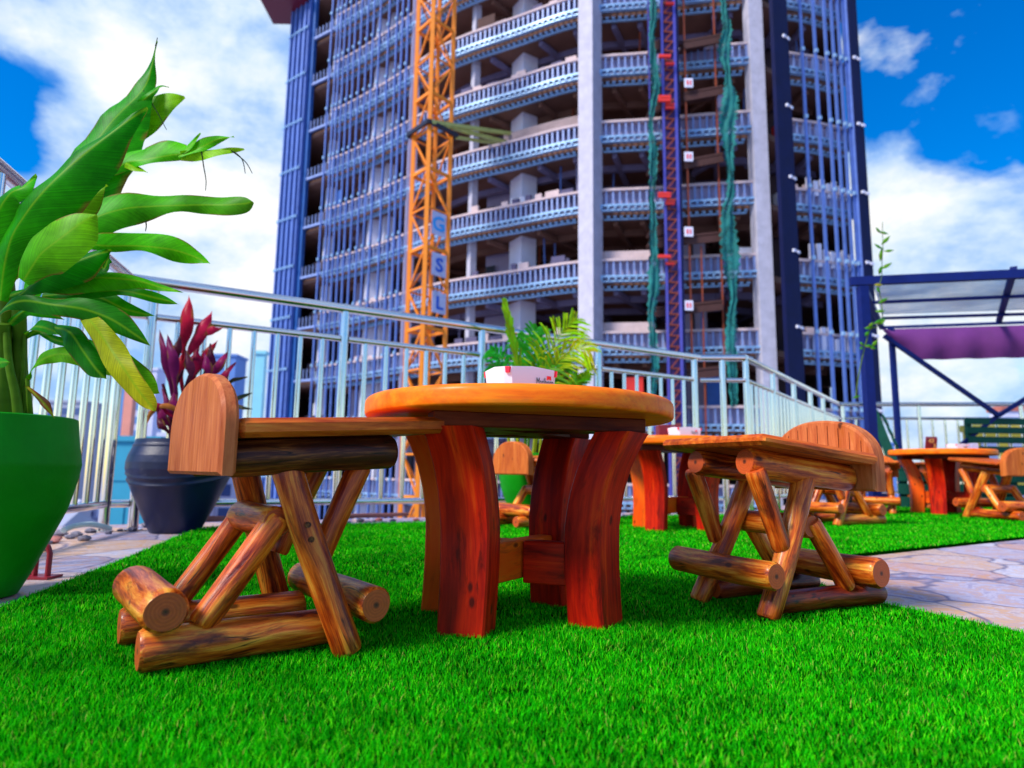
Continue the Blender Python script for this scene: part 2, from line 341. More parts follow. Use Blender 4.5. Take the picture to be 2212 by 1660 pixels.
# ---- crazy paving
def paving():
    m,nt,b=newmat('crazy paving'); tc=N(nt,'ShaderNodeTexCoord'); mp=mapping(nt,tc.outputs['Object'],(1,1,1)).outputs[0]
    wn=noise(nt,mp,3,3); w=N(nt,'ShaderNodeVectorMath',operation='SCALE'); w.inputs['Scale'].default_value=.22; nt.links.new(wn.outputs['Color'],w.inputs[0])
    wa=N(nt,'ShaderNodeVectorMath',operation='ADD'); nt.links.new(mp,wa.inputs[0]); nt.links.new(w.outputs[0],wa.inputs[1]); p=wa.outputs[0]
    v=N(nt,'ShaderNodeTexVoronoi'); v.inputs['Scale'].default_value=2.6; nt.links.new(p,v.inputs['Vector'])
    e=N(nt,'ShaderNodeTexVoronoi',feature='DISTANCE_TO_EDGE'); e.inputs['Scale'].default_value=2.6; nt.links.new(p,e.inputs['Vector'])
    sp=N(nt,'ShaderNodeSeparateColor'); nt.links.new(v.outputs['Color'],sp.inputs[0])
    r=ramp(nt,[(0,(.22,.19,.32)),(.2,(.42,.36,.46)),(.38,(.55,.27,.18)),(.5,(.62,.58,.62)),(.62,(.62,.34,.10)),(.8,(.30,.26,.38)),(.9,(.62,.40,.26))],'CONSTANT'); nt.links.new(sp.outputs[0],r.inputs[0])
    n=noise(nt,mp,6,7,.65,2.6); r2=ramp(nt,[(.36,(.18,.16,.33)),(.46,(.55,.52,.62)),(.51,(.34,.28,.42)),(.56,(.62,.33,.14)),(.63,(.30,.26,.42)),(.75,(.58,.42,.4))]); nt.links.new(n.outputs[0],r2.inputs[0])
    c=mix(nt,.55,r.outputs[0],r2.outputs[0])
    re=ramp(nt,[(.006,(.8,.8,.8)),(.03,(0,0,0))]); nt.links.new(e.outputs['Distance'],re.inputs[0])
    c=mix(nt,re.outputs[0],c,(.10,.10,.2)); nt.links.new(c,b.inputs['Base Color']); b.inputs['Roughness'].default_value=.6
    n3=noise(nt,mp,60,4); ma=N(nt,'ShaderNodeMath',operation='MULTIPLY_ADD'); ma.inputs[1].default_value=-1.5; nt.links.new(re.outputs[0],ma.inputs[0]); nt.links.new(n3.outputs[0],ma.inputs[2])
    bump(nt,b,ma.outputs[0],.5,.004); return m
M_pave=paving()
# ================================================================= GROUND
TURF=[(-.93,.2),(1.35,.2),(1.15,1.35),(1.055,1.61),(.985,1.76),(.955,2.1),(.99,2.48),(1.356,2.774),(2.977,3.832),(8.2,7.2),(8.2,8.9),(4.95,9.1),(1.98,5.58),(1.1,5.27),(-.6,4.25),(-1.63,3.74),(-1.7,3.62),(-1.285,1.977),(-1.18,1.55)]
TERR=[(-1.2,-3),(-2.02,1.4),(-2.62,3.82),(1.5,6.2),(2.2,6.15),(4.65,10.0),(10.5,9.6),(10.5,-3)]
b=MB(); b.prism(TERR,-1.0,-.02); tag(b.build('paved_terrace',M_pave),kind='structure')
b=MB(); b.prism([(p[0]*.985,p[1]-.1 if p[1]>0 else p[1]+.1) for p in TERR],-17.9,-1.004); tag(b.build('terrace_building',plain('terrace wall plaster',(.4,.38,.42),.8,0,.5,.2)),'plain walled building carrying the rooftop terrace','building')
b=MB(); b.prism(TURF,-.0196,-.006); tag(b.build('turf_base',M_turf),kind='structure')
def inpoly(x,y,P):
    c=np.zeros(len(x),bool); j=len(P)-1
    for i in range(len(P)):
        xi,yi=P[i];xj,yj=P[j]
        with np.errstate(divide='ignore',invalid='ignore'):
            c^=((yi>y)!=(yj>y))&(x<(xj-xi)*(y-yi)/(yj-yi)+xi)
        j=i
    return c
def make_grass():
    XS=[];YS=[];WS=[]
    for (y0,y1,dens,w) in [(.55,1.1,105000,.0012),(1.1,1.5,75000,.0014),(1.5,2.1,38000,.0018),(2.1,3,20000,.0027),(3,4.6,10500,.004),(4.6,9.2,3800,.007)]:
        x0=-.9*y1-.35; x1=.88*y1+.3
        n=int((x1-x0)*(y1-y0)*dens); x=rng.uniform(x0,x1,n); y=rng.uniform(y0,y1,n); k=inpoly(x,y,TURF)&(np.abs(x)<.9*y+.35); XS.append(x[k]);YS.append(y[k]);WS.append(np.full(k.sum(),w))
    x=np.concatenate(XS);y=np.concatenate(YS);w=np.concatenate(WS)
    gq=G(1090,1489); k=(((x-gq.x)/.036)**2+((y-gq.y)/.02)**2)>rng.uniform(-.4,1.3,len(x)); x=x[k];y=y[k];w=w[k]; n=len(x)
    lean=np.sin(x*9+np.sin(y*7)*2)*.6; a=rng.uniform(0,2*np.pi,n); h=rng.uniform(.006,.0125,n)*(1+.15*np.sin(x*5)*np.sin(y*6))*np.clip(w/.0025,1,1.5)
    ln=h*rng.uniform(.15,.9,n); la=rng.uniform(0,2*np.pi,n)+lean*.3
    dx,dy=np.cos(a)*w/2,np.sin(a)*w/2; lx,ly=np.cos(la)*ln,np.sin(la)*ln
    V=np.zeros((n,5,3),np.float32)
    V[:,0]=np.stack([x-dx,y-dy,np.full(n,-.006)],1);V[:,1]=np.stack([x+dx,y+dy,np.full(n,-.006)],1)
    V[:,2]=np.stack([x+dx*.8+lx*.35,y+dy*.8+ly*.35,-.006+h*.6],1);V[:,3]=np.stack([x-dx*.8+lx*.35,y-dy*.8+ly*.35,-.006+h*.6],1)
    V[:,4]=np.stack([x+lx,y+ly,-.006+h],1)
    me=bpy.data.meshes.new('grass'); me.vertices.add(n*5); me.vertices.foreach_set('co',V.ravel())
    base=np.arange(n)*5
    L=np.stack([base,base+1,base+2,base+3,base+3,base+2,base+4],1).astype(np.int32)
    me.loops.add(n*7); me.loops.foreach_set('vertex_index',L.ravel())
    st=np.stack([np.arange(n)*7,np.arange(n)*7+4],1).astype(np.int32)
    me.polygons.add(n*2); me.polygons.foreach_set('loop_start',st.ravel())
    me.update(calc_edges=True); me.materials.append(M_grass)
    o=bpy.data.objects.new('grass',me); COL.objects.link(o); tag(o,'bright green artificial grass blades covering the terrace','grass',kind='stuff'); print('blades',n)
make_grass()
b=MB(); b.add([(-900,-900,-18),(900,-900,-18),(900,1800,-18),(-900,1800,-18)],[(0,1,2,3)]); tag(b.build('city_ground',plain('hazy city ground',(.30,.32,.46),.9,0,.05,.3)),kind='structure')
# ================================================================= STOOLS
def arch_prism(b,W_,zb,zsh,zt,x0,x1,m=0,bev=.006):
    prof=[(-W_/2,zb),(W_/2,zb),(W_/2,zsh)]
    for i in range(1,24):
        a=PI*i/24; prof.append((W_/2*math.copysign(abs(math.cos(a))**.92,math.cos(a)),zsh+(zt-zsh)*math.sin(a)**.92))
    prof.append((-W_/2,zsh)); n=len(prof); cz=(zb+zt)/2
    def inset(k): return [(p[0]*(1-2*k/W_),cz+(p[1]-cz)*(1-2*k/(zt-zb))) for p in prof]
    rings=[(x0,inset(bev)),(x0+bev,prof),(x1-bev,prof),(x1,inset(bev))]
    vs=[];gs=[]
    for x,pr in rings:
        for (y,z) in pr: vs.append((x,y,z)); gs.append((z*1.0,y+.2,x+.13))
    fs=[tuple(range(n))[::-1],tuple(range(3*n,4*n))]
    for r in range(3):
        for k in range(n):
            k2=(k+1)%n; fs.append((r*n+k,r*n+k2,(r+1)*n+k2,(r+1)*n+k))
    b.add(vs,fs,m,gs)
def make_stool(loc,rz,d,label,sc=1.,group='rustic log stools on the turf'):
    r=empty('log_stool',(loc[0],loc[1],0),label,'stool',group,rz,sc)
    P=lambda b,name,m,sm=True: b.build(name,m,r,smooth=sm,local=True)
    slope=(d['zs']-d['zsb'])/d['Ls']; t=d['t']; Ls=d['Ls']; Wd=d['W']
    sa=Vector((1,0,slope)).normalized(); up=Vector((-slope,0,1)).normalized()
    b=MB(); b.col=d.get('ct',(1,1,1))
    c=Vector((Ls/2+.001,0,(d['zs']+d['zsb'])/2-t/2)); b.box(c,sa*Ls/2,(0,Wd/2,0),up*t/2,0,0,.009); P(b,'seat',W_seat)
    b=MB(); b.col=d.get('cb',(1,1,1)); arch_prism(b,d['Wb'],d['zb'],d['zsh'],d['zt'],-d['tb'],0); o=P(b,'backrest',W_back)
    if d.get('grooves'):
        for i in range(-4,5):
            y=i*d['Wb']/10; zt=d['zsh']+(d['zt']-d['zsh'])*math.sqrt(max(0,1-(2*y/d['Wb'])**2))
            g=MB(); g.abox(-.001,.0008,y-.0007,y+.0007,d['zsb']+.005,zt-.014)
            g.build('board_seam',W_apron,o,local=True)
    ru=.034
    for s in (-1,1):
        b=MB(); zu=lambda x: d['zsb']+slope*x-t-ru*.97
        b.log((.002,s*d['lu'],zu(0)),(d['au'],s*d['lu'],zu(d['au'])),ru,ru*1.0); P(b,'seat_beam',[W_dark if d.get('dark') else W_log,W_end])
        b=MB(); rb=d['r2']/2; b.col=d.get('cbl',(1,1,1)); b.log((d['ab'],s*d['lb'],rb),(d['bf'],s*d['lb'],rb),rb*1.02,rb*.95,bend=.003); P(b,'base_log',[W_log,W_end])
        b=MB(); b.log((d['af'],s*d['lf'],-.004),(d['at'],s*d['lt'],d['zlt']+.02),.0265,.0275,bend=.005); P(b,'leg',[W_log,W_end])
        b=MB(); b.col=(1.25,1.15,1.0); b.log((d['lb0'][0],s*.105,d['lb0'][1]),(d['lb1'][0],s*.105,d['lb1'][1]),.023,.0235,bend=-.004); P(b,'brace',[W_log,W_end])
        b=MB(); b.col=(.95,.8,.85); b.log((d['ub0'][0],s*.108,d['ub0'][1]),(d['ub1'][0],s*.108,d['ub1'][1]+.015),.0215,.024,bend=.003); P(b,'brace',[W_log,W_end])
        b=MB()
        for (px,pz) in ((d['at']+.3*(d['af']-d['at']),d['zlt']*.7),(d['at']+.36*(d['af']-d['at']),d['zlt']*.62)):
            yy=s*(d['lt']+.33*(d['lf']-d['lt'])+.0262); b.tube([(px,yy-s*.004,pz),(px,yy+s*.0015,pz)],.0055,8)
        P(b,'wooden_plug',W_dark)
    b=MB(); b.log((d['ac'],-d['lc'],d['zc']),(d['ac'],d['lc'],d['zc']),.035,.037); P(b,'rear_crossbar',[W_log,W_end])
    b=MB(); b.log((d['ag'],-d['lg'],d['zg']),(d['ag'],d['lg'],d['zg']),.032,.031,bend=.003); P(b,'footrest',[W_log,W_end])
    b=MB(); b.log((d['cc'][0],-.115,d['cc'][1]),(d['cc'][0],.115,d['cc'][1]),.029,.03); P(b,'centre_crossbar',[W_log,W_end])
    return r
dL=dict(Ls=.402,W=.40,zs=.431,zsb=.404,t=.033,tb=.028,Wb=.405,zb=.309,zsh=.392,zt=.494,ab=-.103,lb=.101,r2=.065,bf=.235,af=.222,lf=.175,au=.312,lu=.133,ac=-.077,lc=.151,zc=.097,ag=.262,lg=.195,zg=.078,at=.1,lt=.125,zlt=.32,lb0=(-.015,.06),lb1=(.105,.235),ub0=(.18,.145),ub1=(.26,.318),cc=(.1,.225),dark=True)
dR=dict(Ls=.392,W=.362,zs=.417,zsb=.378,t=.026,tb=.046,Wb=.325,zb=.286,zsh=.36,zt=.474,ab=-.075,lb=.1,r2=.055,bf=.29,af=.33,lf=.115,au=.355,lu=.086,ac=.0,lc=.165,zc=.088,ag=.355,lg=.17,zg=.1,at=.165,lt=.09,zlt=.3,lb0=(.05,.05),lb1=(.165,.212),ub0=(.27,.15),ub1=(.345,.32),cc=(.172,.2),grooves=True,cbl=(.4,.25,.62))
stL=make_stool((-.568,1.218),.663,dL,'log stool in front at left with tall arched backrest and dark under-seat log')
stR=make_stool((.842,1.784),3.579,dR,'log stool at right of the main table, seat tilted and back to the paved path')
dR2=dict(dR); dR2.pop('cbl'); dR2['grooves']=False; dR2['cb']=(1.1,.95,.55); dR2['r2']=.062
stM=make_stool((.03,4.02),.663,dR2,'log stool seen beneath the main table before the small green pot',1.08)
st=lambda x,y,rz,s,l: dup(stM,(x,y,0),rz,s,l)
st(2.5,4.72,rad(203),1.15,'log stool on the turf directly behind the right front stool')
st(3.55,6.35,rad(238),1.15,'farther log stool beside the green slatted bench end')
st(4.12,5.28,rad(100),1.22,'log stool at the right edge with its rounded back towards us')
st(4.95,7.35,rad(185),1.2,'log stool half hidden behind the table with number card')
# ================================================================= TABLES
def make_table(loc,label):
    r=empty('round_table',(loc[0],loc[1],0),label,'table','round tables with curved legs'); P=lambda b,n,m,sm=True:b.build(n,m,r,smooth=sm,local=True)
    b=MB(); R=.362; prof=[(R*.965,.443),(R*.984,.4434),(R*.994,.4455),(R*.9985,.449),(R,.456),(R,.471),(R*.996,.478),(R*.987,.4825),(R*.972,.4855),(R*.95,.486)]
    n=96; vs=[];gs=[];fs=[]
    for (rr,z) in prof:
        for k in range(n):
            a=2*PI*k/n; q=rr*(1+.006*math.sin(3*a+1)+.004*math.sin(5*a)); vs.append((q*math.cos(a),q*math.sin(a),z)); gs.append((q*math.cos(a)*.9+q*math.sin(a)*.2,q*math.sin(a)+.5,z+.2))
    for i in range(len(prof)-1):
        for k in range(n): fs.append((i*n+k,i*n+(k+1)%n,(i+1)*n+(k+1)%n,(i+1)*n+k))
    fs+= [tuple(range(n))[::-1],tuple(range((len(prof)-1)*n,len(prof)*n))]; b.add(vs,fs,0,gs); P(b,'table_top',W_top)
    angs=[rad(237),rad(338),rad(157),rad(57)]
    for i,a in enumerate(angs):
        o=Vector((math.cos(a),math.sin(a),0)); s=Vector((-math.sin(a),math.cos(a),0)); b=MB(); vs=[];gs=[];fs=[]
        tw=rad([18,-12,14,-10][i]); o2=o*math.cos(tw)+s*math.sin(tw); s2=-o*math.sin(tw)+s*math.cos(tw)
        K=[(-.004,.188,.050,.043),(.05,.184,.051,.043),(.12,.180,.052,.044),(.2,.180,.053,.044),(.27,.190,.053,.043),(.33,.208,.054,.042),(.38,.231,.054,.042),(.412,.250,.055,.042)]
        ZZ=[k/16*.416-.004 for k in range(17)]
        for z in ZZ:
            j=max(q for q in range(len(K)) if K[q][0]<=z+1e-9); j=min(j,len(K)-2); f=(z-K[j][0])/(K[j+1][0]-K[j][0]); k=[K[j][q]*(1-f)+K[j+1][q]*f for q in range(4)]
            c=o*k[1]+Vector((0,0,z)); w,t=k[2],k[3]; ch=.004
            ring=[(-w+ch,-t),(w-ch,-t),(w,-t+ch),(w,t-ch),(w-ch,t),(-w+ch,t),(-w,t-ch),(-w,-t+ch)]
            for (p,q) in ring: vs.append(c+s2*p+o2*q); gs.append((z,p+.2+i*.3,q+.3))
        for q in range(len(ZZ)-1):
            for k in range(8): fs.append((q*8+k,q*8+(k+1)%8,(q+1)*8+(k+1)%8,(q+1)*8+k))
        fs+=[tuple(range(8))[::-1],tuple(range((len(ZZ)-1)*8,len(ZZ)*8))]; b.add(vs,fs,0,gs)
        lg=P(b,'leg',W_leglit if i==2 else W_leg)
        if i==2: lg['label']='orange leg with sunlight painted into its colour'
    d1=Vector((math.cos(angs[0]),math.sin(angs[0]),0)); d2=Vector((math.cos(angs[1]),math.sin(angs[1]),0))
    for i in range(4):
        a0=Vector((math.cos(angs[i]),math.sin(angs[i]),0))*.238; a1=Vector((math.cos(angs[(i+1)%4]),math.sin(angs[(i+1)%4]),0))*.238; dd=(a1-a0).normalized(); o1=dd.cross(Vector((0,0,1)))*.0
        if i%2==0: a0=a0-dd*.055;a1=a1+dd*.055
        else: a0=a0+dd*.038;a1=a1-dd*.038
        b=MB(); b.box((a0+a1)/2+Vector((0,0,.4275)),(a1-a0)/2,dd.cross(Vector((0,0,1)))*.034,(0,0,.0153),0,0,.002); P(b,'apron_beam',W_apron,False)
    b=MB(); b.box((0,0,.125),d1*.165,d1.cross(Vector((0,0,1)))*.02,(0,0,.043),0,0,.003); b.col=(1,1,1); P(b,'stretcher',W_leglit,False)
    for s in (-1,1):
        b=MB(); b.box(d2*s*.093+Vector((0,0,.12)),d2*.07,d2.cross(Vector((0,0,1)))*.02,(0,0,.047),0,0,.003); P(b,'stretcher',W_leglit if s<0 else W_leg,False)
    return r
T1=make_table((.016,1.545),'large round orange-topped table on curved red legs in the foreground')
T2=dup(T1,(1.0,4.03,0),rad(-10),1.12,'second round table behind the right front stool, carrying a maroon box')
T3=dup(T1,(4.1,6.2,0),rad(-14),1.22,'distant round table by the green benches carrying a number card')
# ================================================================= text helper
def text_mesh(name,s,size,mat,M,parent,ext=.0006,sx=1.,bold=0.):
    cu=bpy.data.curves.new(name,'FONT'); cu.body=s; cu.size=size; cu.extrude=ext; cu.align_x='CENTER'; cu.offset=bold; cu.resolution_u=3
    to=bpy.data.objects.new('tmp',cu); COL.objects.link(to); dg=bpy.context.evaluated_depsgraph_get()
    me=bpy.data.meshes.new_from_object(to.evaluated_get(dg)); bpy.data.objects.remove(to)
    me.transform(Matrix.Diagonal((sx,1,1,1))); me.transform(M); 
    me.materials.clear(); me.materials.append(mat); me.name=name
    o=bpy.data.objects.new(name,me); COL.objects.link(o); o.parent=parent; return o
# ================================================================= ASHTRAYS
def ashtray(loc,rz,w,d,h,label,logo=True):
    r=empty('ashtray',loc,label,'ashtray','white ashtrays on the tables',rz)
    b=MB(); hw,hd=w/2,d/2; ch=.012
    def ring(k,z,dip=0): return [(-hw*k+ch,-hd*k,z),(0,-hd*k,z),(hw*k-ch,-hd*k,z),(hw*k,-hd*k+ch,z),(hw*k,0,z),(hw*k,hd*k-ch,z),(hw*k-ch,hd*k,z),(0,hd*k,z),(-hw*k+ch,hd*k,z),(-hw*k,hd*k-ch,z),(-hw*k,0,z),(-hw*k,-hd*k+ch,z)]
    R=[ring(.93,.0008),ring(1.,h*.93),ring(1.,h),ring(.93,h+.0008),ring(.86,h-.006),ring(.8,.010)]
    for q in (2,3):
        R[q]=[(x,y,z+(.004 if i in (1,4,7,10) else 0)) for i,(x,y,z) in enumerate(R[q])]
    vs=[p for rg in R for p in rg]; fs=[tuple(range(12))[::-1]]
    for q in range(len(R)-1):
        for k in range(12): fs.append((q*12+k,q*12+(k+1)%12,(q+1)*12+(k+1)%12,(q+1)*12+k))
    fs.append(tuple(range(60,72))); b.add(vs,fs); b.build('bowl',M_white2,r,local=True,smooth=True)
    for (x,y) in ((-hw+.004,-hd+.004),(hw-.004,-hd+.004),(hw-.004,hd-.004),(-hw+.004,hd-.004)):
        c=MB(); dd=Vector((x,y,0)).normalized(); sdd=Vector((-dd.y,dd.x,0)); t0=Vector((x,y,0))+dd*.0022
        c.add([t0+sdd*.0045+Vector((0,0,h-.001)),t0-sdd*.0045+Vector((0,0,h-.001)),t0-sdd*.004-dd*.001+Vector((0,0,h-.013)),t0+sdd*.004-dd*.001+Vector((0,0,h-.013)),
               t0+sdd*.007-dd*.006+Vector((0,0,h-.001)),t0-sdd*.007-dd*.006+Vector((0,0,h-.001)),t0-sdd*.004-dd*.007+Vector((0,0,h-.013)),t0+sdd*.004-dd*.007+Vector((0,0,h-.013))],
              [(0,1,2,3),(4,7,6,5),(0,4,5,1),(1,5,6,2),(2,6,7,3),(3,7,4,0)]); c.build('rest_notch',M_rednotch,r,local=True)
    if logo:
        tilt=math.atan2(hd*.07,h*.93)
        M=Matrix.Translation((.0285,-hd*.985-.0009,.0135))@Matrix.Rotation(PI/2+tilt*.6,4,'X')
        text_mesh('lettering','Marlboro',.027,M_ink,M,r,.0002,.42,-.0001)
        c=MB(); x0=.0335; z0=.0275; y=-hd*1.0-.0012
        # chevron roof shape over the letters
        pts=[(x0,z0),(x0+.005,z0+.0035),(x0+.010,z0),(x0+.010,z0+.009),(x0,z0+.009)]
        vs=[(px,y,pz) for px,pz in pts]+[(px,y+.001,pz) for px,pz in pts]
        c.add(vs,[(0,1,3,4),(1,2,3),(5,9,8,6),(6,8,7)]+[(i,(i+1)%5+0,(i+1)%5+5,i+5) for i in range(5)]); c.build('printed_chevron',M_redc,r,local=True)
    return r
c0=Vector((-.0112,1.30,0)); rz=rad(30); w_,d_=.128,.105
cc=c0+Vector((math.cos(rz)*w_/2-math.sin(rz)*d_/2,math.sin(rz)*w_/2+math.cos(rz)*d_/2,0))
ashtray((cc.x,cc.y,.4862),rz,w_,d_,.05,'white ashtray with red notches on the foreground table')
ashtray((1.02,3.82,.5446),rad(15),.16,.13,.05,'white ashtray before the maroon box on the second table')
ashtray((4.12,6.0,.593),rad(10),.14,.12,.045,'white ashtray beside the number card on the distant table')
b=MB(); b.abox(-.07,.07,-.045,.045,0,.085,bev=.006); o=b.build('menu_box',M_maroon,None); o.location=(.98,4.05,.5446); tag(o,'maroon box on the second table','box')
r=empty('number_card',(3.88,6.0,.593),'dark card stand with gold figures on the distant table','card stand')
b=MB(); b.box((0,0,.052),(.052,0,0),(0,.004,.012),(0,-.012,.05),0,0,.002); b.abox(-.052,.052,-.02,.035,0,.006); b.build('card',M_maroon,r,local=True)
Mt=Matrix.Translation((-.012,-.020,.056))@Matrix.Rotation(PI/2+.23,4,'X'); text_mesh('figures','43',.055,M_gold,Mt,r,.001,1,.0015)
Mt=Matrix.Translation((.02,-.012,.012))@Matrix.Rotation(PI/2+.23,4,'X'); text_mesh('figures','3',.05,M_gold,Mt,r,.001,1,.0015)
b=MB(); b.abox(-.035,.035,-.03,.03,0,.06,bev=.006); o=b.build('glass_holder',plain('pale lilac glass',(.6,.62,.9),.15,0,alpha=.55)); o.location=(4.3,6.05,.593); tag(o,'small pale glass holder at the right of the distant table','holder')
# ================================================================= RAILINGS
def railing(p,q,posts,label,zt=1.41,bal=.14,ends=(False,True),low=.125):
    p=Vector(p);q=Vector(q);L=(q-p).length;t=(q-p)/L
    r=empty('metal_railing',(p.x,p.y,0),label,'railing','stainless steel railing sections round the terrace')
    P=lambda b,n: b.build(n,M_steel,r,smooth=True)
    b=MB(); b.tube([(p.x,p.y,zt-.031),(q.x,q.y,zt-.031)],.031,16); P(b,'handrail')
    pos=sorted(posts)
    for d in pos:
        c=p+t*d; b=MB(); b.tube([(c.x,c.y,-.02),(c.x,c.y,zt-.055)],.027,14); b.tube([(c.x,c.y,-.02),(c.x,c.y,-.012)],.05,14); P(b,'post')
    e=[0]+pos+[L]; e=sorted(set(e))
    for a,c in zip(e[:-1],e[1:]):
        if c-a<.12: continue
        A=p+t*(a+ (.027 if a in pos else 0));C=p+t*(c-(.027 if c in pos else 0))
        b=MB(); b.tube([(A.x,A.y,zt-.235),(C.x,C.y,zt-.235)],.021,12); P(b,'middle_rail')
        b=MB(); b.tube([(A.x,A.y,low),(C.x,C.y,low)],.021,12); P(b,'bottom_rail')
        n=max(1,round((c-a)/bal))
        for i in range(1,n):
            x=p+t*(a+(c-a)*i/n); b=MB(); b.tube([(x.x,x.y,low+.018),(x.x,x.y,zt-.252)],.0155,10); P(b,'baluster')
    return r
K0=(-1.42,.35);K1=(-2.17,3.56);K2=(1.70,5.80);K3=(2.10,5.77);K4=(4.78,9.42);K5=(9.6,8.75)
railing(K0,K1,[.5,1.9,3.25],'steel railing section running towards us behind the green pot at left',ends=(0,0))
def along(p,q,*us):
    out=[];p=Vector(p);q=Vector(q);t=(q-p).normalized();L=(q-p).length
    for u in us:
        # intersect view plane column with rail line at height 1.3
        best=min(((abs(proj_u(p+t*s)-u),s) for s in [i*L/400 for i in range(401)]),key=lambda z:z[0]); out.append(round(best[1],3))
    return out
def proj_u(c,z=1.3):
    x,y,z=c[0],c[1],z-CH; f=y*math.cos(PT)+z*math.sin(PT); up=-y*math.sin(PT)+z*math.cos(PT); X=x/f;Y=up/f
    return CX+F*(X*math.cos(RL)+Y*math.sin(RL))
railing(K1,K2,along(K1,K2,330,745,1040,1292,1500),'long steel railing section behind the foreground table, parallel to the tower')
railing(K2,K3,[.2],'short steel railing corner section right of the long one',bal=.18)
railing(K3,K4,[.02]+along(K3,K4,1669,1714,1750,1777),'steel railing section receding steeply away right of the corner')
railing(K4,K5,[.05]+along(K4,K5,1984,2205)+[4.0],'distant steel railing section behind the green benches',bal=.175)
# ================================================================= PERGOLA
zP=2.42
r=empty('pergola',(3.72,6.77,0),'navy steel pergola with netting roof at right','pergola')
def beam(a,c,w,h,name,m=M_navy,par=None): bb=MB(); bb.bar(a,c,w,h); return bb.build(name,m,par or r)
nd=(G(2212,592,zP)-G(1855,608,zP)).normalized(); fd=Vector((.72,.0,0))
A=G(1862,608,zP); n0=A-nd*.12; n1=A+nd*3.9
e=G(1905,708,zP); sv=(e-A) # direction to far side
post=MB(); post.abox(A.x-.045,A.x+.045,A.y-.045,A.y+.045,-.02,zP-.06); post.build('post',M_navy,r)
E2=Vector((5.22,8.75,0)); post=MB(); post.abox(E2.x-.03,E2.x+.03,E2.y-.03,E2.y+.03,-.02,zP-.04); post.build('post',M_navy,r)
beam(n0,n1,.07,.09,'beam')
for (ua,va,ub,vb) in ((1884,654,2212,640),(1905,688,2212,679),(1905,708,2212,697)):
    a_=G(ua,va,zP);c_=G(ub,vb,zP); c_=c_+(c_-a_).normalized()*1.6; beam(a_,c_,.035,.035,'purlin')
for (ua,va,ub,vb) in ((2190,582,2157,697),(1862,612,1905,708)):
    beam(G(ua,va,zP+.05),G(ub,vb,zP+.05),.06,.06,'rafter')
farA=G(1905,708,zP); farB=G(2212,697,zP); fdv=(farB-farA).normalized()
Bm=D(2157,898,8.62)
beam(D(1910,726,8.7),Bm,.05,.05,'brace'); beam(Bm,D(2330,790,8.5),.05,.05,'brace'); beam(D(2157,897,8.66),D(2075,962,8.7),.045,.045,'brace')
# netting: woven shade cloth, thin strips
def netmat():
    m,nt,b_=newmat('blue shade netting'); tc=N(nt,'ShaderNodeTexCoord'); mp=mapping(nt,tc.outputs['Object'],(1,1,1)).outputs[0]
    wv=N(nt,'ShaderNodeTexWave'); wv.inputs['Scale'].default_value=14; nt.links.new(mp,wv.inputs['Vector']); n=noise(nt,mp,1.3,3)
    ma=N(nt,'ShaderNodeMath',operation='MULTIPLY_ADD'); ma.inputs[1].default_value=.35; nt.links.new(wv.outputs[1],ma.inputs[0]); nt.links.new(n.outputs[0],ma.inputs[2])
    mr=N(nt,'ShaderNodeMapRange'); mr.inputs['From Min'].default_value=.3; mr.inputs['From Max'].default_value=.95; mr.inputs['To Min'].default_value=.35; mr.inputs['To Max'].default_value=.92; nt.links.new(ma.outputs[0],mr.inputs[0]); nt.links.new(mr.outputs[0],b_.inputs['Alpha'])
    b_.inputs['Base Color'].default_value=(.01,.16,.6,1); b_.inputs['Roughness'].default_value=.8; return m
M_shade=netmat()
bb=MB()
q=[A+nd*.1,A+nd*3.8,G(2212,679,zP)+nd*1.6,G(1905,688,zP)]; q=[p+Vector((0,0,.05)) for p in q]; vs=[];nx,ny=16,8
for i in range(nx+1):
    for j in range(ny+1):
        s,t_=i/nx,j/ny; p=(q[0]*(1-s)+q[1]*s)*(1-t_)+(q[3]*(1-s)+q[2]*s)*t_; vs.append(p+Vector((0,0,-.04*math.sin(PI*((t_*2)%1))*(.6+.4*math.sin(s*9)))))
bb.add(vs,[(i*(ny+1)+j,(i+1)*(ny+1)+j,(i+1)*(ny+1)+j+1,i*(ny+1)+j+1) for i in range(nx) for j in range(ny)]); bb.build('shade_netting',M_shade,r)
# valance
bb=MB(); vs=[];nx,ny=40,8; fa=D(1906,712,8.78); fb=D(2400,697,8.35)
for i in range(nx+1):
    s=i/nx; p=fa*(1-s)+fb*s; hgt=.44*min(1,(s/.16))**.7
    for j in range(ny+1):
        t_=j/ny; vs.append(p+Vector((.0,-.03*math.sin(s*40)*t_-.06*math.sin(PI*t_),-hgt*t_)))
nfr=len(vs); vs+= [Vector(p)+Vector((0,.004,0)) for p in vs]
fq=[(i*(ny+1)+j,(i+1)*(ny+1)+j,(i+1)*(ny+1)+j+1,i*(ny+1)+j+1) for i in range(nx) for j in range(ny)]
bb.add(vs,fq+[tuple(nfr+k for k in f[::-1]) for f in fq]); bb.build('valance',M_canvas,r,smooth='all')
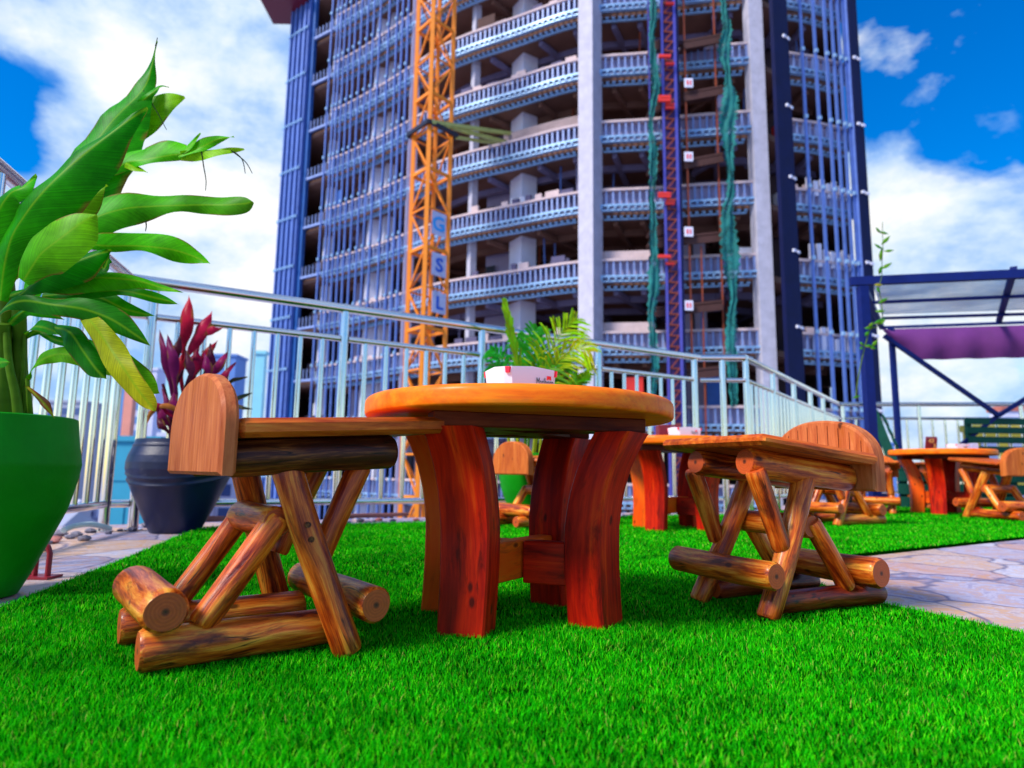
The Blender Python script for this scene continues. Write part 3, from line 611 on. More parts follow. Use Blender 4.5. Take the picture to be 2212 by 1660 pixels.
# ================================================================= BENCHES
r=empty('slatted_bench',(5.5,8.3,0),'dark green slatted bench facing us with tall back at right edge','bench','dark green slatted benches')
for (z0,z1,y) in ((.80,.9,8.62),(.93,1.03,8.64),(.67,.77,8.6),(1.05,1.15,8.66)):
    b=MB(); b.abox(6.08,7.7,y-.012,y+.012,z0-.0,z1-.015); b.build('back_slat',M_bgreen,r)
for x in (6.10,7.6):
    b=MB(); b.abox(x,x+.07,8.673,8.72,.4,1.13); b.build('back_frame',M_bgreen,r)
for k in range(4):
    b=MB(); b.abox(5.3,7.7,7.95+k*.16,7.95+k*.16+.13,.42,.445); b.build('seat_slat',M_bgreen,r)
for k in range(3):
    b=MB(); b.abox(5.3,7.7,7.95,7.975,.0+k*.145,.115+k*.145); b.build('base_board',M_bgreen,r)
for x in (5.32,6.1,6.9,7.6):
    b=MB(); b.abox(x,x+.08,7.98,8.58,.0,.415); b.build('base_block',M_bgreen,r)
r=empty('slatted_bench',(4.40,7.45,0),'dark green slatted bench seen from its end with leaning back','bench','dark green slatted benches',rad(-31))
for y in (.03,.95):
    b=MB(); b.bar((.0,y,.40),(-.2,y,1.1),.05,.10,(1,0,.3)); b.build('back_frame',M_bgreen,r,local=True)
for k in range(5):
    px=.06-.19*(k*.2+.06)/.95; pz=.5+.125*k; b=MB(); b.box((px+.03,.49,pz),(0,.50,0),Vector((.022,0,-.05)),Vector((.010,0,.004))); b.build('back_slat',M_bgreen,r,local=True)
for k in range(3):
    b=MB(); b.abox(.02+k*.15,.15+k*.15,0,1.0,.42,.445); b.build('seat_slat',M_bgreen,r,local=True)
for k in range(3):
    b=MB(); b.abox(.0,.48,-.025,0.,k*.145,.115+k*.145); b.build('base_board',M_bgreen,r,local=True)
    b=MB(); b.abox(.455,.48,.003,1.0,k*.145,.115+k*.145); b.build('base_board',M_bgreen,r,local=True)
for x in (.02,.36):
    b=MB(); b.abox(x,x+.08,.01,.98,0,.415); b.build('base_block',M_bgreen,r,local=True)
# ================================================================= POTS
def pot(loc,prof,mat,label,wave=False,lip=.012):
    r=empty('plant_pot',(loc[0],loc[1],-.02),label,'plant pot','large planters'); b=MB()
    n=72; P2=[]; 
    for i in range(len(prof)-1):
        for k in range(6):
            f=k/6; P2.append((prof[i][0]*(1-f)+prof[i+1][0]*f,prof[i][1]*(1-f)+prof[i+1][1]*f))
    P2.append(prof[-1]); R,H=prof[-1]; P2+=[(R-lip*.5,H+.003),(R-lip,H),(R-lip-.004,H-.05)]
    def disp(rr,z,a):
        if not wave: return .0012*math.sin(a*5+z*20)
        w=H*.62+.05*math.cos(a-PI*1.5+PI)*1.0; o=0
        for zz in (w+.03,w-.005): o+=.005*math.exp(-((z-zz)/.008)**2)
        o+=.006/(1+math.exp((z-w)/.004)) ; o+=.004*math.exp(-((z-H+.03)/.006)**2); return o
    if wave:
        P3=[]
        for i in range(len(P2)-1):
            for k in range(3): f=k/3; P3.append((P2[i][0]*(1-f)+P2[i+1][0]*f,P2[i][1]*(1-f)+P2[i+1][1]*f))
        P3.append(P2[-1]); P2=P3
    b.lathe(P2,(0,0),n,0,disp); b.build('vessel',mat,r,smooth=True,local=True)
    b=MB(); b.lathe([(R-lip-.002,H-.049),(.01,H-.04)],(0,0),36); b.build('soil',M_soil,r,local=True); return r
PC=(-1.40,1.745)
pot(PC,[(.085,0),(.10,.005),(.128,.06),(.16,.14),(.19,.22),(.208,.30),(.215,.345),(.21,.38),(.203,.42),(.196,.47)],M_greenpot,'large bright green pot at the left edge holding the banana plant')
NC=(-1.80,3.56)
pot(NC,[(.105,0),(.118,.005),(.16,.09),(.205,.19),(.243,.28),(.260,.335),(.260,.37),(.252,.405),(.238,.44),(.226,.47),(.222,.49)],M_navypot,'dark blue pot with raised wavy bands holding the purple-leaved plant',True)
GC=(.13,4.5)
pot(GC,[(.085,0),(.10,.005),(.128,.06),(.16,.14),(.19,.22),(.208,.30),(.215,.345),(.21,.38),(.203,.42),(.196,.47)],M_greenpot,'smaller looking green pot beneath the foreground table near the railing')
pot((3.0,6.0),[(.07,0),(.09,.06),(.11,.15),(.12,.2)],M_navypot,'dark pot hidden behind the right front stool under a leafy shrub')
# ================================================================= LEAVES
def cat(P,t):
    n=len(P)-1; x=t*n; i=min(int(x),n-1); f=x-i
    p0=P[max(i-1,0)];p1=P[i];p2=P[i+1];p3=P[min(i+2,n)]
    g=lambda a,b_,c,d: .5*((2*b_)+(c-a)*f+(2*a-5*b_+4*c-d)*f*f+(3*b_-a-3*c+d)*f**3)
    if isinstance(p0,(int,float)): return g(p0,p1,p2,p3)
    return Vector([g(p0[k],p1[k],p2[k],p3[k]) for k in range(len(p0))])
def leaf(name,pts,wl,wr,parent,col,col2=None,fold=.35,V=(0,-1,.35),n=26,nc=5,rip=.006,mat=None,tear=0,droop=.0,WS=1.):
    P=[D(*p) if len(p)==3 else Vector(p[:3]) for p in pts]; ys=[p[2] for p in pts]
    b=MB(); vs=[];gs=[];cs=[];al=0;pv=None;V0=Vector(V).normalized(); off=random.uniform(0,9)
    for i in range(n+1):
        t=i/n; c=cat(P,t); T=(cat(P,min(1,t+.02))-cat(P,max(0,t-.02))).normalized()
        if pv is not None: al+=(c-pv).length
        pv=c; S=T.cross(V0).normalized(); Vn=S.cross(T).normalized(); y=c.y
        a=max(0,cat(wl,t))*y/F*WS; d=max(0,cat(wr,t))*y/F*WS
        for j in range(-nc,nc+1):
            w=(a if j<0 else d)*j/nc; q=abs(j)/nc
            tw=1.
            if tear and q>.5 and (math.sin(al*tear+off)>.55): tw=.62
            cf=math.cos(fold*q);sf=math.sin(fold*(.4+.6*q))
            p=c+S*w*cf*tw-Vn*abs(w)*sf+Vn*rip*q*math.sin(al*38+off+(1 if j<0 else 3)) + Vector((0,0,-droop*abs(w)*q))
            vs.append(p); gs.append((al+off,w if abs(w)>1e-6 else 0,0))
            k=t
            cc0=tuple(col[m_]*(1-k)+(col2 or col)[m_]*k for m_ in range(3))
            if abs(j)==nc and (math.sin(al*31+off*3+(2 if j<0 else 0))>.45 or t>.97): cc0=(.26,.13,.02)
            cs.append(cc0)
    m_=2*nc+1
    b.add(vs,[(i*m_+j,i*m_+j+1,(i+1)*m_+j+1,(i+1)*m_+j) for i in range(n) for j in range(2*nc)],0,gs); b.c=cs
    return b.build(name,mat or M_leaf,parent,smooth='all')
def stem(name,pts,rr,parent,col,mat=None):
    P=[D(*p) for p in pts]; n=16; Q=[cat(P,i/n) for i in range(n+1)]; b=MB(); b.col=col; R_=[rr[0]*(1-i/n)+rr[1]*i/n for i in range(n+1)]
    b.tube(Q,R_,10); b.g=[(g[0],.5,0) for g in b.g]; return b.build(name,mat or M_leaf2,parent,smooth='all')
g1=(.04,.48,.001);g2=(.10,.62,.002);gd=(.006,.25,.001);gy=(.28,.68,.003);yy=(.62,.66,.01);br=(.22,.06,.012)
bp=empty('banana_plant',(PC[0],PC[1],.4),'tall plant with huge green banana-like leaves leaning right','plant')
for pts,rr in [([(28,905,1.74),(30,850,1.73),(25,780,1.72),(20,700,1.70),(10,600,1.60)],(.022,.02)),([(50,905,1.76),(46,850,1.74),(42,780,1.72),(42,715,1.7),(40,650,1.65)],(.02,.016)),([(8,905,1.7),(4,850,1.69),(6,780,1.69),(2,700,1.66)],(.022,.02)),([(62,905,1.73),(58,850,1.72),(48,800,1.72),(38,730,1.7)],(.011,.008)),([(40,905,1.68),(33,850,1.67),(20,790,1.66),(14,720,1.66)],(.012,.008)),([(-25,905,1.7),(-28,800,1.7),(-20,700,1.66)],(.024,.02)),
    ([(66,905,1.72),(62,860,1.7),(59,818,1.7)],(.006,.005)),([(46,860,1.72),(50,790,1.7),(53,724,1.7)],(.005,.004))]:
    stem('stem',pts,rr,bp,(.13,.30,.02))
LV=[# back layer
 dict(p=[(60,640,1.8),(100,470,1.85),(126,421,1.86),(156,379,1.88),(237,268,1.95),(309,193,2.0),(328,140,2.02),(341,90,2.0)],l=[10,25,34,36,34,26,10,0],r=[20,62,84,90,70,22,7,0],c=g1,c2=gd,fold=.25),
 dict(p=[(205,395,1.95),(262,318,2.0),(310,262,2.02),(355,225,2.03),(399,210,2.04)],l=[10,44,56,30,0],r=[8,26,30,26,0],c=g1,c2=gy,fold=.1),
 dict(p=[(300,225,1.99),(330,200,1.99),(346,188,1.99),(366,190,1.99)],l=[4,9,7,0],r=[4,6,4,0],c=g1,c2=gd,fold=.1),
 dict(p=[(150,430,1.86),(261,358,1.9),(310,346,1.9),(360,337,1.9),(400,331,1.9)],l=[0,24,34,38,24],r=[0,12,12,10,12],c=g1,c2=g2,fold=.2,tear=0),
 dict(p=[(380,336,1.9),(410,318,1.9),(434,289,1.9)],l=[6,10,0],r=[4,7,0],c=g2,fold=.1),
 dict(p=[(385,338,1.9),(435,318,1.9),(470,302,1.9),(505,295,1.9)],l=[6,16,9,0],r=[4,10,6,0],c=g2,fold=.1),
 dict(p=[(390,332,1.9),(440,328,1.9),(490,324,1.9),(527,322,1.9)],l=[3,6,3,0],r=[14,17,10,0],c=gy,fold=.1),
 dict(p=[(270,355,1.9),(295,366,1.9),(320,374,1.9)],l=[8,8,0],r=[6,6,0],c=gy,fold=.1),
 # right horizontal
 dict(p=[(120,560,1.75),(170,500,1.78),(210,469,1.8),(270,451,1.82),(330,446,1.84),(390,444,1.85),(440,443,1.86),(490,443,1.86),(530,440,1.86),(547,437,1.86)],l=[5,28,50,44,32,26,24,22,14,0],r=[5,25,40,34,24,12,16,22,16,0],c=g1,c2=(.10,.40,.008),fold=.3),
 dict(p=[(110,600,1.7),(173,535,1.74),(240,532,1.77),(306,532,1.8),(373,540,1.82),(420,555,1.83),(455,571,1.83)],l=[5,20,32,34,28,14,0],r=[5,10,10,10,20,14,0],c=g1,c2=g2,fold=.25),
 # the big front leaves
 dict(p=[(30,600,1.62),(80,520,1.6),(120,475,1.6),(150,454,1.6),(190,432,1.6),(231,400,1.6)],l=[8,30,40,38,22,0],r=[8,40,44,40,26,0],c=gy,c2=(.14,.4,.008),fold=.3),
 dict(p=[(0,650,1.5),(8,580,1.48),(24,515,1.47),(50,470,1.46),(90,418,1.46),(150,360,1.47),(234,292,1.5),(318,232,1.53)],l=[16,36,48,50,44,34,26,0],r=[14,26,36,50,66,66,42,0],c=g1,c2=gd,fold=.5),
 dict(p=[(50,608,1.42),(70,575,1.41),(90,547,1.4),(132,514,1.4),(177,481,1.41),(209,464,1.42)],l=[14,40,58,54,30,0],r=[14,30,52,56,40,0],c=(.06,.48,.002),c2=(.2,.6,.003),fold=.25),
 dict(p=[(-40,560,1.5),(-10,470,1.48),(20,420,1.47),(50,405,1.47),(80,380,1.5)],l=[20,30,24,14,0],r=[30,40,30,20,0],c=g1,fold=.4),
 dict(p=[(40,640,1.55),(80,608,1.52),(130,580,1.5),(190,556,1.5),(241,541,1.5)],l=[8,18,22,16,0],r=[8,26,36,40,0],c=gd,c2=gd,fold=.35),
 dict(p=[(180,560,1.62),(210,565,1.6),(225,580,1.6),(236,548,1.6)],l=[8,18,16,0],r=[8,16,12,0],c=gd,c2=gd,fold=.2),
 dict(p=[(20,640,1.6),(72,622,1.55),(140,606,1.53),(210,600,1.53),(290,606,1.54),(350,622,1.55),(396,633,1.55)],l=[5,10,18,14,10,7,0],r=[5,10,26,28,14,8,0],c=gd,c2=g2,fold=.3),
 dict(p=[(90,640,1.6),(170,632,1.58),(260,628,1.58),(340,645,1.58),(386,658,1.58)],l=[8,12,10,10,0],r=[8,12,10,8,0],c=gd,c2=g1,fold=.2),
 dict(p=[(100,650,1.62),(200,640,1.6),(270,668,1.6),(338,684,1.6)],l=[8,18,14,0],r=[8,14,10,0],c=gd,c2=g1,fold=.2),
 dict(p=[(-20,700,1.5),(10,665,1.46),(50,650,1.44),(110,658,1.42),(180,668,1.41),(240,690,1.41),(290,722,1.42),(326,748,1.43)],l=[5,10,12,16,24,26,14,0],r=[5,10,18,22,20,22,12,0],c=(.008,.17,.004),c2=(.03,.3,.006),fold=.35),
 dict(p=[(20,700,1.5),(55,670,1.48),(95,672,1.47),(138,690,1.47)],l=[5,10,12,0],r=[5,12,14,0],c=gd,c2=g1,fold=.3),
 dict(p=[(176,672,1.44),(205,705,1.4),(236,750,1.38),(270,800,1.36),(300,845,1.35),(322,872,1.35),(334,889,1.35)],l=[8,18,22,20,18,12,0],r=[8,20,26,26,20,12,0],c=(.36,.5,.008),c2=(.72,.66,.012),fold=.25),
 dict(p=[(200,700,1.5),(260,770,1.46),(300,815,1.44),(330,842,1.43),(346,850,1.43)],l=[6,14,20,12,0],r=[4,10,10,8,0],c=g1,c2=gy,fold=.2),
 dict(p=[(53,724,1.68),(75,706,1.6),(108,712,1.56),(140,727,1.54)],l=[3,12,14,0],r=[2,8,8,0],c=gd,c2=g1,fold=.3),
 dict(p=[(118,708,1.54),(150,718,1.48),(180,760,1.46),(205,795,1.45),(228,819,1.45)],l=[5,16,20,16,0],r=[8,26,28,20,0],c=gd,c2=(.02,.22,.005),fold=.4),
 dict(p=[(59,820,1.70),(70,795,1.64),(95,775,1.6),(135,765,1.56),(190,782,1.54),(240,805,1.54),(278,803,1.54)],l=[2,8,14,20,24,18,0],r=[2,6,10,16,12,6,0],c=g1,c2=gy,fold=.3),
 dict(p=[(53,735,1.72),(80,716,1.68),(120,735,1.6),(180,745,1.58),(220,770,1.58),(262,785,1.58)],l=[2,5,8,14,12,0],r=[2,5,7,10,8,0],c=gd,c2=g1,fold=.3),
 dict(p=[(-20,800,1.6),(0,784,1.55),(18,783,1.52)],l=[6,9,0],r=[6,9,0],c=g1,fold=.2)]
for d in LV: leaf('leaf',d['p'],d['l'],d['r'],bp,d['c'],d.get('c2'),d.get('fold',.3),WS=1.2,nc=7,n=34,V=(0,-1,.12))
lf=leaf('leaf',[(57,834,1.68),(75,852,1.64),(95,872,1.6),(119,905,1.6)],[2,8,10,0],[2,7,9,0],bp,br,(.3,.1,.02),fold=.7); lf['label']='withered brown leaf'
for a in ([(435,326,1.9),(440,360,1.9),(445,390,1.9),(444,412,1.9)],[(310,196,2.0),(335,235,2.0),(360,281,2.0)],[(505,328,1.9),(523,345,1.9),(530,375,1.9)],[(500,326,1.9),(530,350,1.9),(545,375,1.9)],[(336,100,2.0),(338,92,2.0),(340,82,2.0)],[(315,478,1.8),(316,490,1.8),(314,500,1.8)]):
    o=stem('leaf_shred',a,(.0022,.001),bp,(.03,.05,.02))
# cordyline
cp=empty('cordyline',(NC[0],NC[1],.42),'plant with crimson and purple sword leaves in the dark blue pot','plant')
m1=(.38,.010,.05);m2=(.24,.012,.10);m3=(.10,.012,.04);mg=(.05,.05,.03)
for pts in ([(378,960,3.56),(376,900,3.56),(375,850,3.55),(395,800,3.55)],[(370,960,3.5),(366,890,3.5),(352,830,3.5)],[(390,960,3.6),(395,890,3.6),(420,830,3.6)]): stem('stem',pts,(.012,.008),cp,(.12,.02,.05))
CL=[((392,780),(400,700),(408,638),15,m1,3.5),((392,790),(430,720),(458,672),15,m1,3.52),((425,735),(455,712),(484,708),9,m1,3.5),((378,880),(356,780),(344,712),9,m2,3.45),((382,885),(372,780),(361,722),11,m2,3.42),
 ((372,820),(380,760),(388,720),9,m3,3.5),((430,830),(470,790),(491,762),11,m2,3.5),((440,835),(480,812),(510,783),7,m1,3.5),((470,850),(500,822),(535,815),5,mg,3.55),((470,880),(510,862),(546,848),5,mg,3.55),((380,905),(340,880),(296,867),8,m1,3.4),
 ((430,830),(450,790),(455,742),12,m3,3.6),((405,840),(425,790),(420,745),10,m1,3.6),((400,840),(410,800),(398,750),10,m3,3.45),((440,840),(447,800),(440,760),10,m2,3.45),((415,840),(408,790),(430,748),10,m2,3.62),((374,930),(350,905),(333,868),9,m2,3.4),((375,945),(350,925),(338,893),8,m3,3.38),
 ((470,860),(520,880),(545,885),4,mg,3.5),((460,900),(500,905),(530,915),4,mg,3.5),((380,925),(365,895),(350,840),9,m2,3.5),((390,920),(372,880),(376,840),9,m2,3.46),((430,850),(470,850),(500,790),9,m3,3.62),((395,850),(385,800),(402,742),10,m1,3.6),((400,900),(450,860),(480,850),9,m3,3.62),
 ((420,860),(415,800),(432,720),8,m3,3.66),((395,850),(440,770),(470,735),9,m1,3.64)]
for i,(a,c,e,w,co,y) in enumerate(CL):
    leaf('leaf',[(*a,y+.05),((a[0]+c[0])/2,(a[1]+c[1])/2,y),(*c,y-.05),((c[0]+e[0])/2,(c[1]+e[1])/2,y-.04),(*e,y)],[1.5,w*.45,w*.9,w*.6,0],[1.5,w*.45,w*.9,w*.6,0],cp,tuple(x*random.uniform(.8,1.3) for x in co),tuple(x*random.uniform(.8,1.5) for x in co),fold=.35,n=12,nc=2,mat=M_leaf2,WS=1.35,V=(0,-1,.1))
lf=leaf('leaf',[(400,905,3.4),(380,885,3.38),(350,875,3.36),(325,890,3.36),(318,920,3.36)],[2,6,8,6,0],[2,6,8,6,0],cp,(.4,.12,.03),(.55,.2,.04),fold=.5,n=12,nc=2,mat=M_leaf2); lf['label']='dry orange-brown leaf'
# palm
pp=empty('potted_palm',(GC[0],GC[1],.4),'yellow-green palm rising behind the foreground table','plant')
def frond(pts,ll,col,k=26,dn=.5,w=3.2,side=1.,yl=0):
    P=[D(*p) for p in pts]; b=MB(); b.col=col
    Q=[cat(P,i/20) for i in range(21)]; b.tube(Q,[.007*(1-i/24) for i in range(21)],6)
    for i in range(k):
        t=.18+.82*i/(k-1); c=cat(P,t); T=(cat(P,min(1,t+.03))-cat(P,max(0,t-.03))).normalized(); L=ll*(math.sin(PI*min(1,.12+t*.86))**.7+.15)
        for s in (-1,1):
            S=T.cross(Vector((random.uniform(-.4,.4),-1,random.uniform(-.2,.5)))).normalized()*s*side
            d=(T*random.uniform(.65,1.)+S*random.uniform(.55,.9)).normalized(); L2=L*random.uniform(.8,1.15)
            p0=c;p1=c+d*L2*.5+Vector((0,0,-L2*.08*dn));p2=c+d*L2*.85+Vector((0,0,-L2*.35*dn));p3=c+d*L2+Vector((0,0,-L2*.6*dn))
            wd=d.cross(Vector((0,-1,.2))).normalized()*w*.001*2.6
            cc_=tuple(x*random.uniform(.7,1.3) for x in col); b.col=cc_
            b.add([p0-wd*.4,p0+wd*.4,p1+wd,p1-wd,p2+wd*.7,p2-wd*.7,p3],[(0,1,2,3),(3,2,4,5),(5,4,6)])
    b.build('frond',M_leaf2,pp)
frond([(1135,985,4.5),(1130,880,4.5),(1120,790,4.48),(1104,715,4.46),(1090,652,4.45)],.13,(.20,.48,.01),26,.1,3.5,.28)
frond([(1150,985,4.5),(1160,890,4.5),(1175,800,4.45),(1205,730,4.4),(1245,690,4.4)],.26,(.30,.55,.008),40,.5,2.8)
frond([(1155,985,4.5),(1170,880,4.4),(1200,790,4.3),(1240,755,4.25),(1275,760,4.2)],.19,(.48,.6,.01),40,.9,2.4)
frond([(1125,985,4.5),(1110,880,4.5),(1096,810,4.5),(1080,770,4.5),(1062,755,4.5)],.14,(.02,.36,.02),26,.9,3)
frond([(1120,985,4.5),(1104,880,4.4),(1088,820,4.35),(1074,790,4.3),(1060,805,4.3)],.12,(.02,.34,.03),22,1.,3)
frond([(1140,985,4.5),(1145,890,4.55),(1152,810,4.6),(1150,750,4.6),(1160,710,4.6)],.2,(.03,.34,.02),28,.4,4)
frond([(1140,985,4.5),(1148,890,4.4),(1160,830,4.35),(1190,790,4.3),(1225,785,4.3)],.2,(.10,.38,.015),28,.8,4)
frond([(1135,985,4.5),(1138,890,4.6),(1128,800,4.65),(1140,760,4.7),(1120,730,4.7)],.2,(.03,.3,.02),26,.5,4)
frond([(1150,985,4.5),(1180,900,4.5),(1215,850,4.5),(1245,825,4.5),(1268,808,4.5)],.12,(.15,.44,.01),24,.3,3.5,.5)
for pts in ([(1105,1000,4.42),(1100,960,4.42),(1094,900,4.42),(1086,840,4.42)],[(1165,1000,4.42),(1168,960,4.42),(1172,900,4.4),(1190,840,4.38)],[(1150,1000,4.42),(1155,950,4.42),(1160,900,4.4)],[(1120,1000,4.42),(1118,950,4.42),(1112,900,4.4)]): stem('stem',pts,(.013,.008),pp,(.32,.42,.02))
# small shrub
sp_=empty('leafy_shrub',(3.0,6.0,.2),'small light green shrub beside the receding railing behind the stool','plant')
for i in range(9):
    a=random.uniform(-1,1); p0=Vector((3.0,6.0,.16)); p1=p0+Vector((a*.16,random.uniform(-.1,.1),random.uniform(.3,.52))); b=MB(); b.col=(.1,.28,.03); b.tube([p0,(p0+p1)/2+Vector((a*.02,0,.03)),p1],[.004,.003,.0015],5)
    for k in range(16):
        t=random.uniform(.35,1); c=p0*(1-t)+p1*t+Vector((random.gauss(0,.012),random.gauss(0,.012),0)); d=Vector((random.uniform(-1,1),random.uniform(-1,1),random.uniform(-.2,.8))).normalized()*random.uniform(.03,.06); w=d.cross(Vector((random.uniform(-1,1),-1,.3))).normalized()*.010
        b.col=(random.uniform(.05,.2),random.uniform(.3,.5),.02); b.add([c,c+d*.5+w,c+d,c+d*.5-w],[(0,1,2,3)])
    b.build('branch',M_leaf2,sp_)
# vine
vn=empty('climbing_vine',D(1862,900,6.6),'thin climbing vine with scattered leaves beside the pergola post','vine')
c7=lambda x,y:(1769.9+.2998*x,442.5+.2998*y)
b=MB(); b.col=(.12,.2,.04); line=[(455,125),(455,200),(458,300),(452,400),(448,520),(430,600),(445,700),(455,800),(425,870),(370,900),(340,980),(310,1100),(280,1250),(262,1390)]
Pv=[D(*c7(*p),6.55) for p in line]; b.tube([cat(Pv,i/60) for i in range(61)],[.0035+.004*i/60 for i in range(61)],6); b.build('stem',M_leaf2,vn,smooth='all')
for (x,y,dx,dy) in [(430,185,-22,-22),(470,200,28,8),(480,255,30,-30),(430,300,-34,-18),(445,365,-5,45),(500,330,35,-3),(485,440,38,-22),(440,475,-8,30),(425,575,-30,0),(430,615,12,25),(460,690,34,-18),(440,765,35,0),(430,840,-40,20),(450,845,25,-15),(355,885,-30,5),(345,930,-15,20),(310,1000,-18,-12),(355,1015,30,0),(385,1030,28,5),(265,1385,-28,8),(400,1000,18,-25),(372,870,10,-22),(300,1030,-14,5)]:
    s=1.1; a=c7(x-dx*s,y-dy*s); e=c7(x+dx*s,y+dy*s); m=((a[0]+e[0])/2,(a[1]+e[1])/2); w=4.6 if y<1100 else 3.5
    co=(.05,.26,.02) if random.random()<.6 else (.12,.34,.02)
    if y in(575,): co=(.35,.33,.02)
    leaf('leaf',[(*a,6.55),(*m,6.52),(*e,6.54)],[.8,w,0],[.8,w,0],vn,co,fold=.35,n=8,nc=2,mat=M_leaf2,rip=.001)
# ================================================================= small terrace things
b=MB(); Hs=[D(137,1146,2.9),D(160,1137,3.0),D(190,1133,3.1),D(215,1136,3.2),D(238,1142,3.3)]; Q=[cat(Hs,i/60) for i in range(61)]; b.tube(Q,[.013 if i%2 else .0105 for i in range(61)],10); tag(b.build('corrugated_hose',M_hose,smooth=True),'pale corrugated hose lying at the foot of the corner railing post','hose')
p=G(88,1250,-.02); b=MB(); b.tube([p+Vector(q) for q in ((-.02,0,0),(-.02,0,.075),(-.012,0,.095),(.0,0,.1),(.012,0,.095),(.02,0,.075),(.02,0,0))],.008,10); b.tube([p+Vector((-.05,0.02,0)),p+Vector((-.05,.02,.08))],.009,10); b.abox(p.x-.07,p.x+.04,p.y-.03,p.y+.04,-.019,-.012); tag(b.build('pipe_hoop',M_redpipe,smooth=True),'short dark red pipe hoop on the paving behind the green pot','pipe')
rd=(Vector(K2)-Vector(K1)).normalized(); rn=Vector((rd.y,-rd.x))
cnt=0
for i in range(64):
    s=random.uniform(.1,4.2); off=random.uniform(-.22,.1); c=Vector(K1)+rd*s-rn*(-off); sz=random.uniform(.01,.028)
    if i>46: c=Vector(K1)-(Vector(K1)-Vector(K0)).normalized()*random.uniform(.0,.9)+Vector((random.uniform(-.12,.1),0)); 
    b=MB(); vs=[]; n=7
    for a in range(5):
        for k in range(n):
            th=PI*(a+.5)/5; ph=2*PI*k/n; rr=sz*(1+random.uniform(-.22,.22)); vs.append((c.x+rr*1.3*math.sin(th)*math.cos(ph),c.y+rr*math.sin(th)*math.sin(ph),-.02+sz*.55+rr*.6*math.cos(th)))
    fs=[(a*n+k,a*n+(k+1)%n,(a+1)*n+(k+1)%n,(a+1)*n+k) for a in range(4) for k in range(n)]+[tuple(range(n))[::-1],tuple(range(4*n,5*n))]
    b.add(vs,fs); tag(b.build('rubble_stone',M_pinkst if random.random()<.35 else M_stone),'small rough stone in the rubble along the foot of the railing','stone','rubble stones along the railing foot')
for (s,o_,l,lab) in ((1.2,.13,.55,'pinkish broken branch lying just right of the dark blue pot'),(2.0,.2,.6,'pinkish broken branch lying along the railing under the table'),(.35,.1,.35,'short pinkish broken branch lying left of the dark blue pot')):
    c=Vector(K1)+rd*s-rn*o_*-1*-.6; a=Vector((c.x,c.y,.03)); e=a+Vector((rd.x*l,rd.y*l,.0)); b=MB(); b.log(a,e,.018,.012,bend=.03,rough=.1); tag(b.build('broken_branch',M_pinkst,smooth=True),lab,'branch')
# ================================================================= THE TOWER
ZT=14.67
raw=[(603,617),(645,606),(726,587),(811,562),(884,537),(968,509),(1110,481),(1253,455),(1400,447),(1530,439),(1657,434),(1702,447),(1770,453),(1845,467)]
PTH=[Vector((G(u,v,ZT).x,G(u,v,ZT).y)) for u,v in raw]
# smooth resample
RS=[];UPAR=[]
for i in range(len(PTH)-1):
    for k in range(6):
        t=(i+k/6)/(len(PTH)-1); RS.append(cat(PTH,t))
RS.append(PTH[-1])
ARC=[0]
for i in range(1,len(RS)): ARC.append(ARC[-1]+(RS[i]-RS[i-1]).length)
def pos(s,off=0.):
    s=max(0,min(ARC[-1]-1e-6,s)); i=max(j for j in range(len(ARC)) if ARC[j]<=s); i=min(i,len(RS)-2); f=(s-ARC[i])/(ARC[i+1]-ARC[i]); p=RS[i]*(1-f)+RS[i+1]*f
    t=(RS[min(i+2,len(RS)-1)]-RS[max(i-1,0)]).normalized(); n=Vector((t.y,-t.x)) # outward (towards camera)
    return p+n*off,t,n
def s_at(u):
    def uu(s): q=pos(s)[0]; r_=proj_u((q.x,q.y),ZT); return r_
    return min((abs(uu(s)-u),s) for s in [ARC[-1]*k/900 for k in range(901)])[1]
def strip(b,s0,s1,o0,o1,z0,z1,m=0,step=.9):
    n=max(1,int((s1-s0)/step)); P0=[];P1=[]
    for i in range(n+1):
        s=s0+(s1-s0)*i/n; P0.append(pos(s,o0)[0]);P1.append(pos(s,o1)[0])
    vs=[]
    for i in range(n+1): vs+=[(P0[i].x,P0[i].y,z0),(P1[i].x,P1[i].y,z0),(P1[i].x,P1[i].y,z1),(P0[i].x,P0[i].y,z1)]
    fs=[(0,3,2,1),(4*n,4*n+1,4*n+2,4*n+3)]
    for i in range(n):
        for k in range(4): fs.append((4*i+k,4*i+(k+1)%4,4*i+4+(k+1)%4,4*i+4+k))
    b.add(vs,fs,m)
tw=empty('tower_block',(2,42,-18),'huge unfinished concrete tower with blue steel facade framing behind the railing','building')
SE=ARC[-1]; zk=lambda k: 7.82+3.97*k
sA=s_at(650); sA2=s_at(697); sC=s_at(1253); sC2=s_at(1292); sD=s_at(1628); sE=s_at(1699); sF=s_at(1845)
KF=range(-6,9); ztop=zk(8)
back=[(22,44),(10,60),(-8,66),(-18.5,60)]
poly=[tuple(pos(SE*i/50,-.3)[0]) for i in range(51)]+back
M2=[M_slab,M_galv]
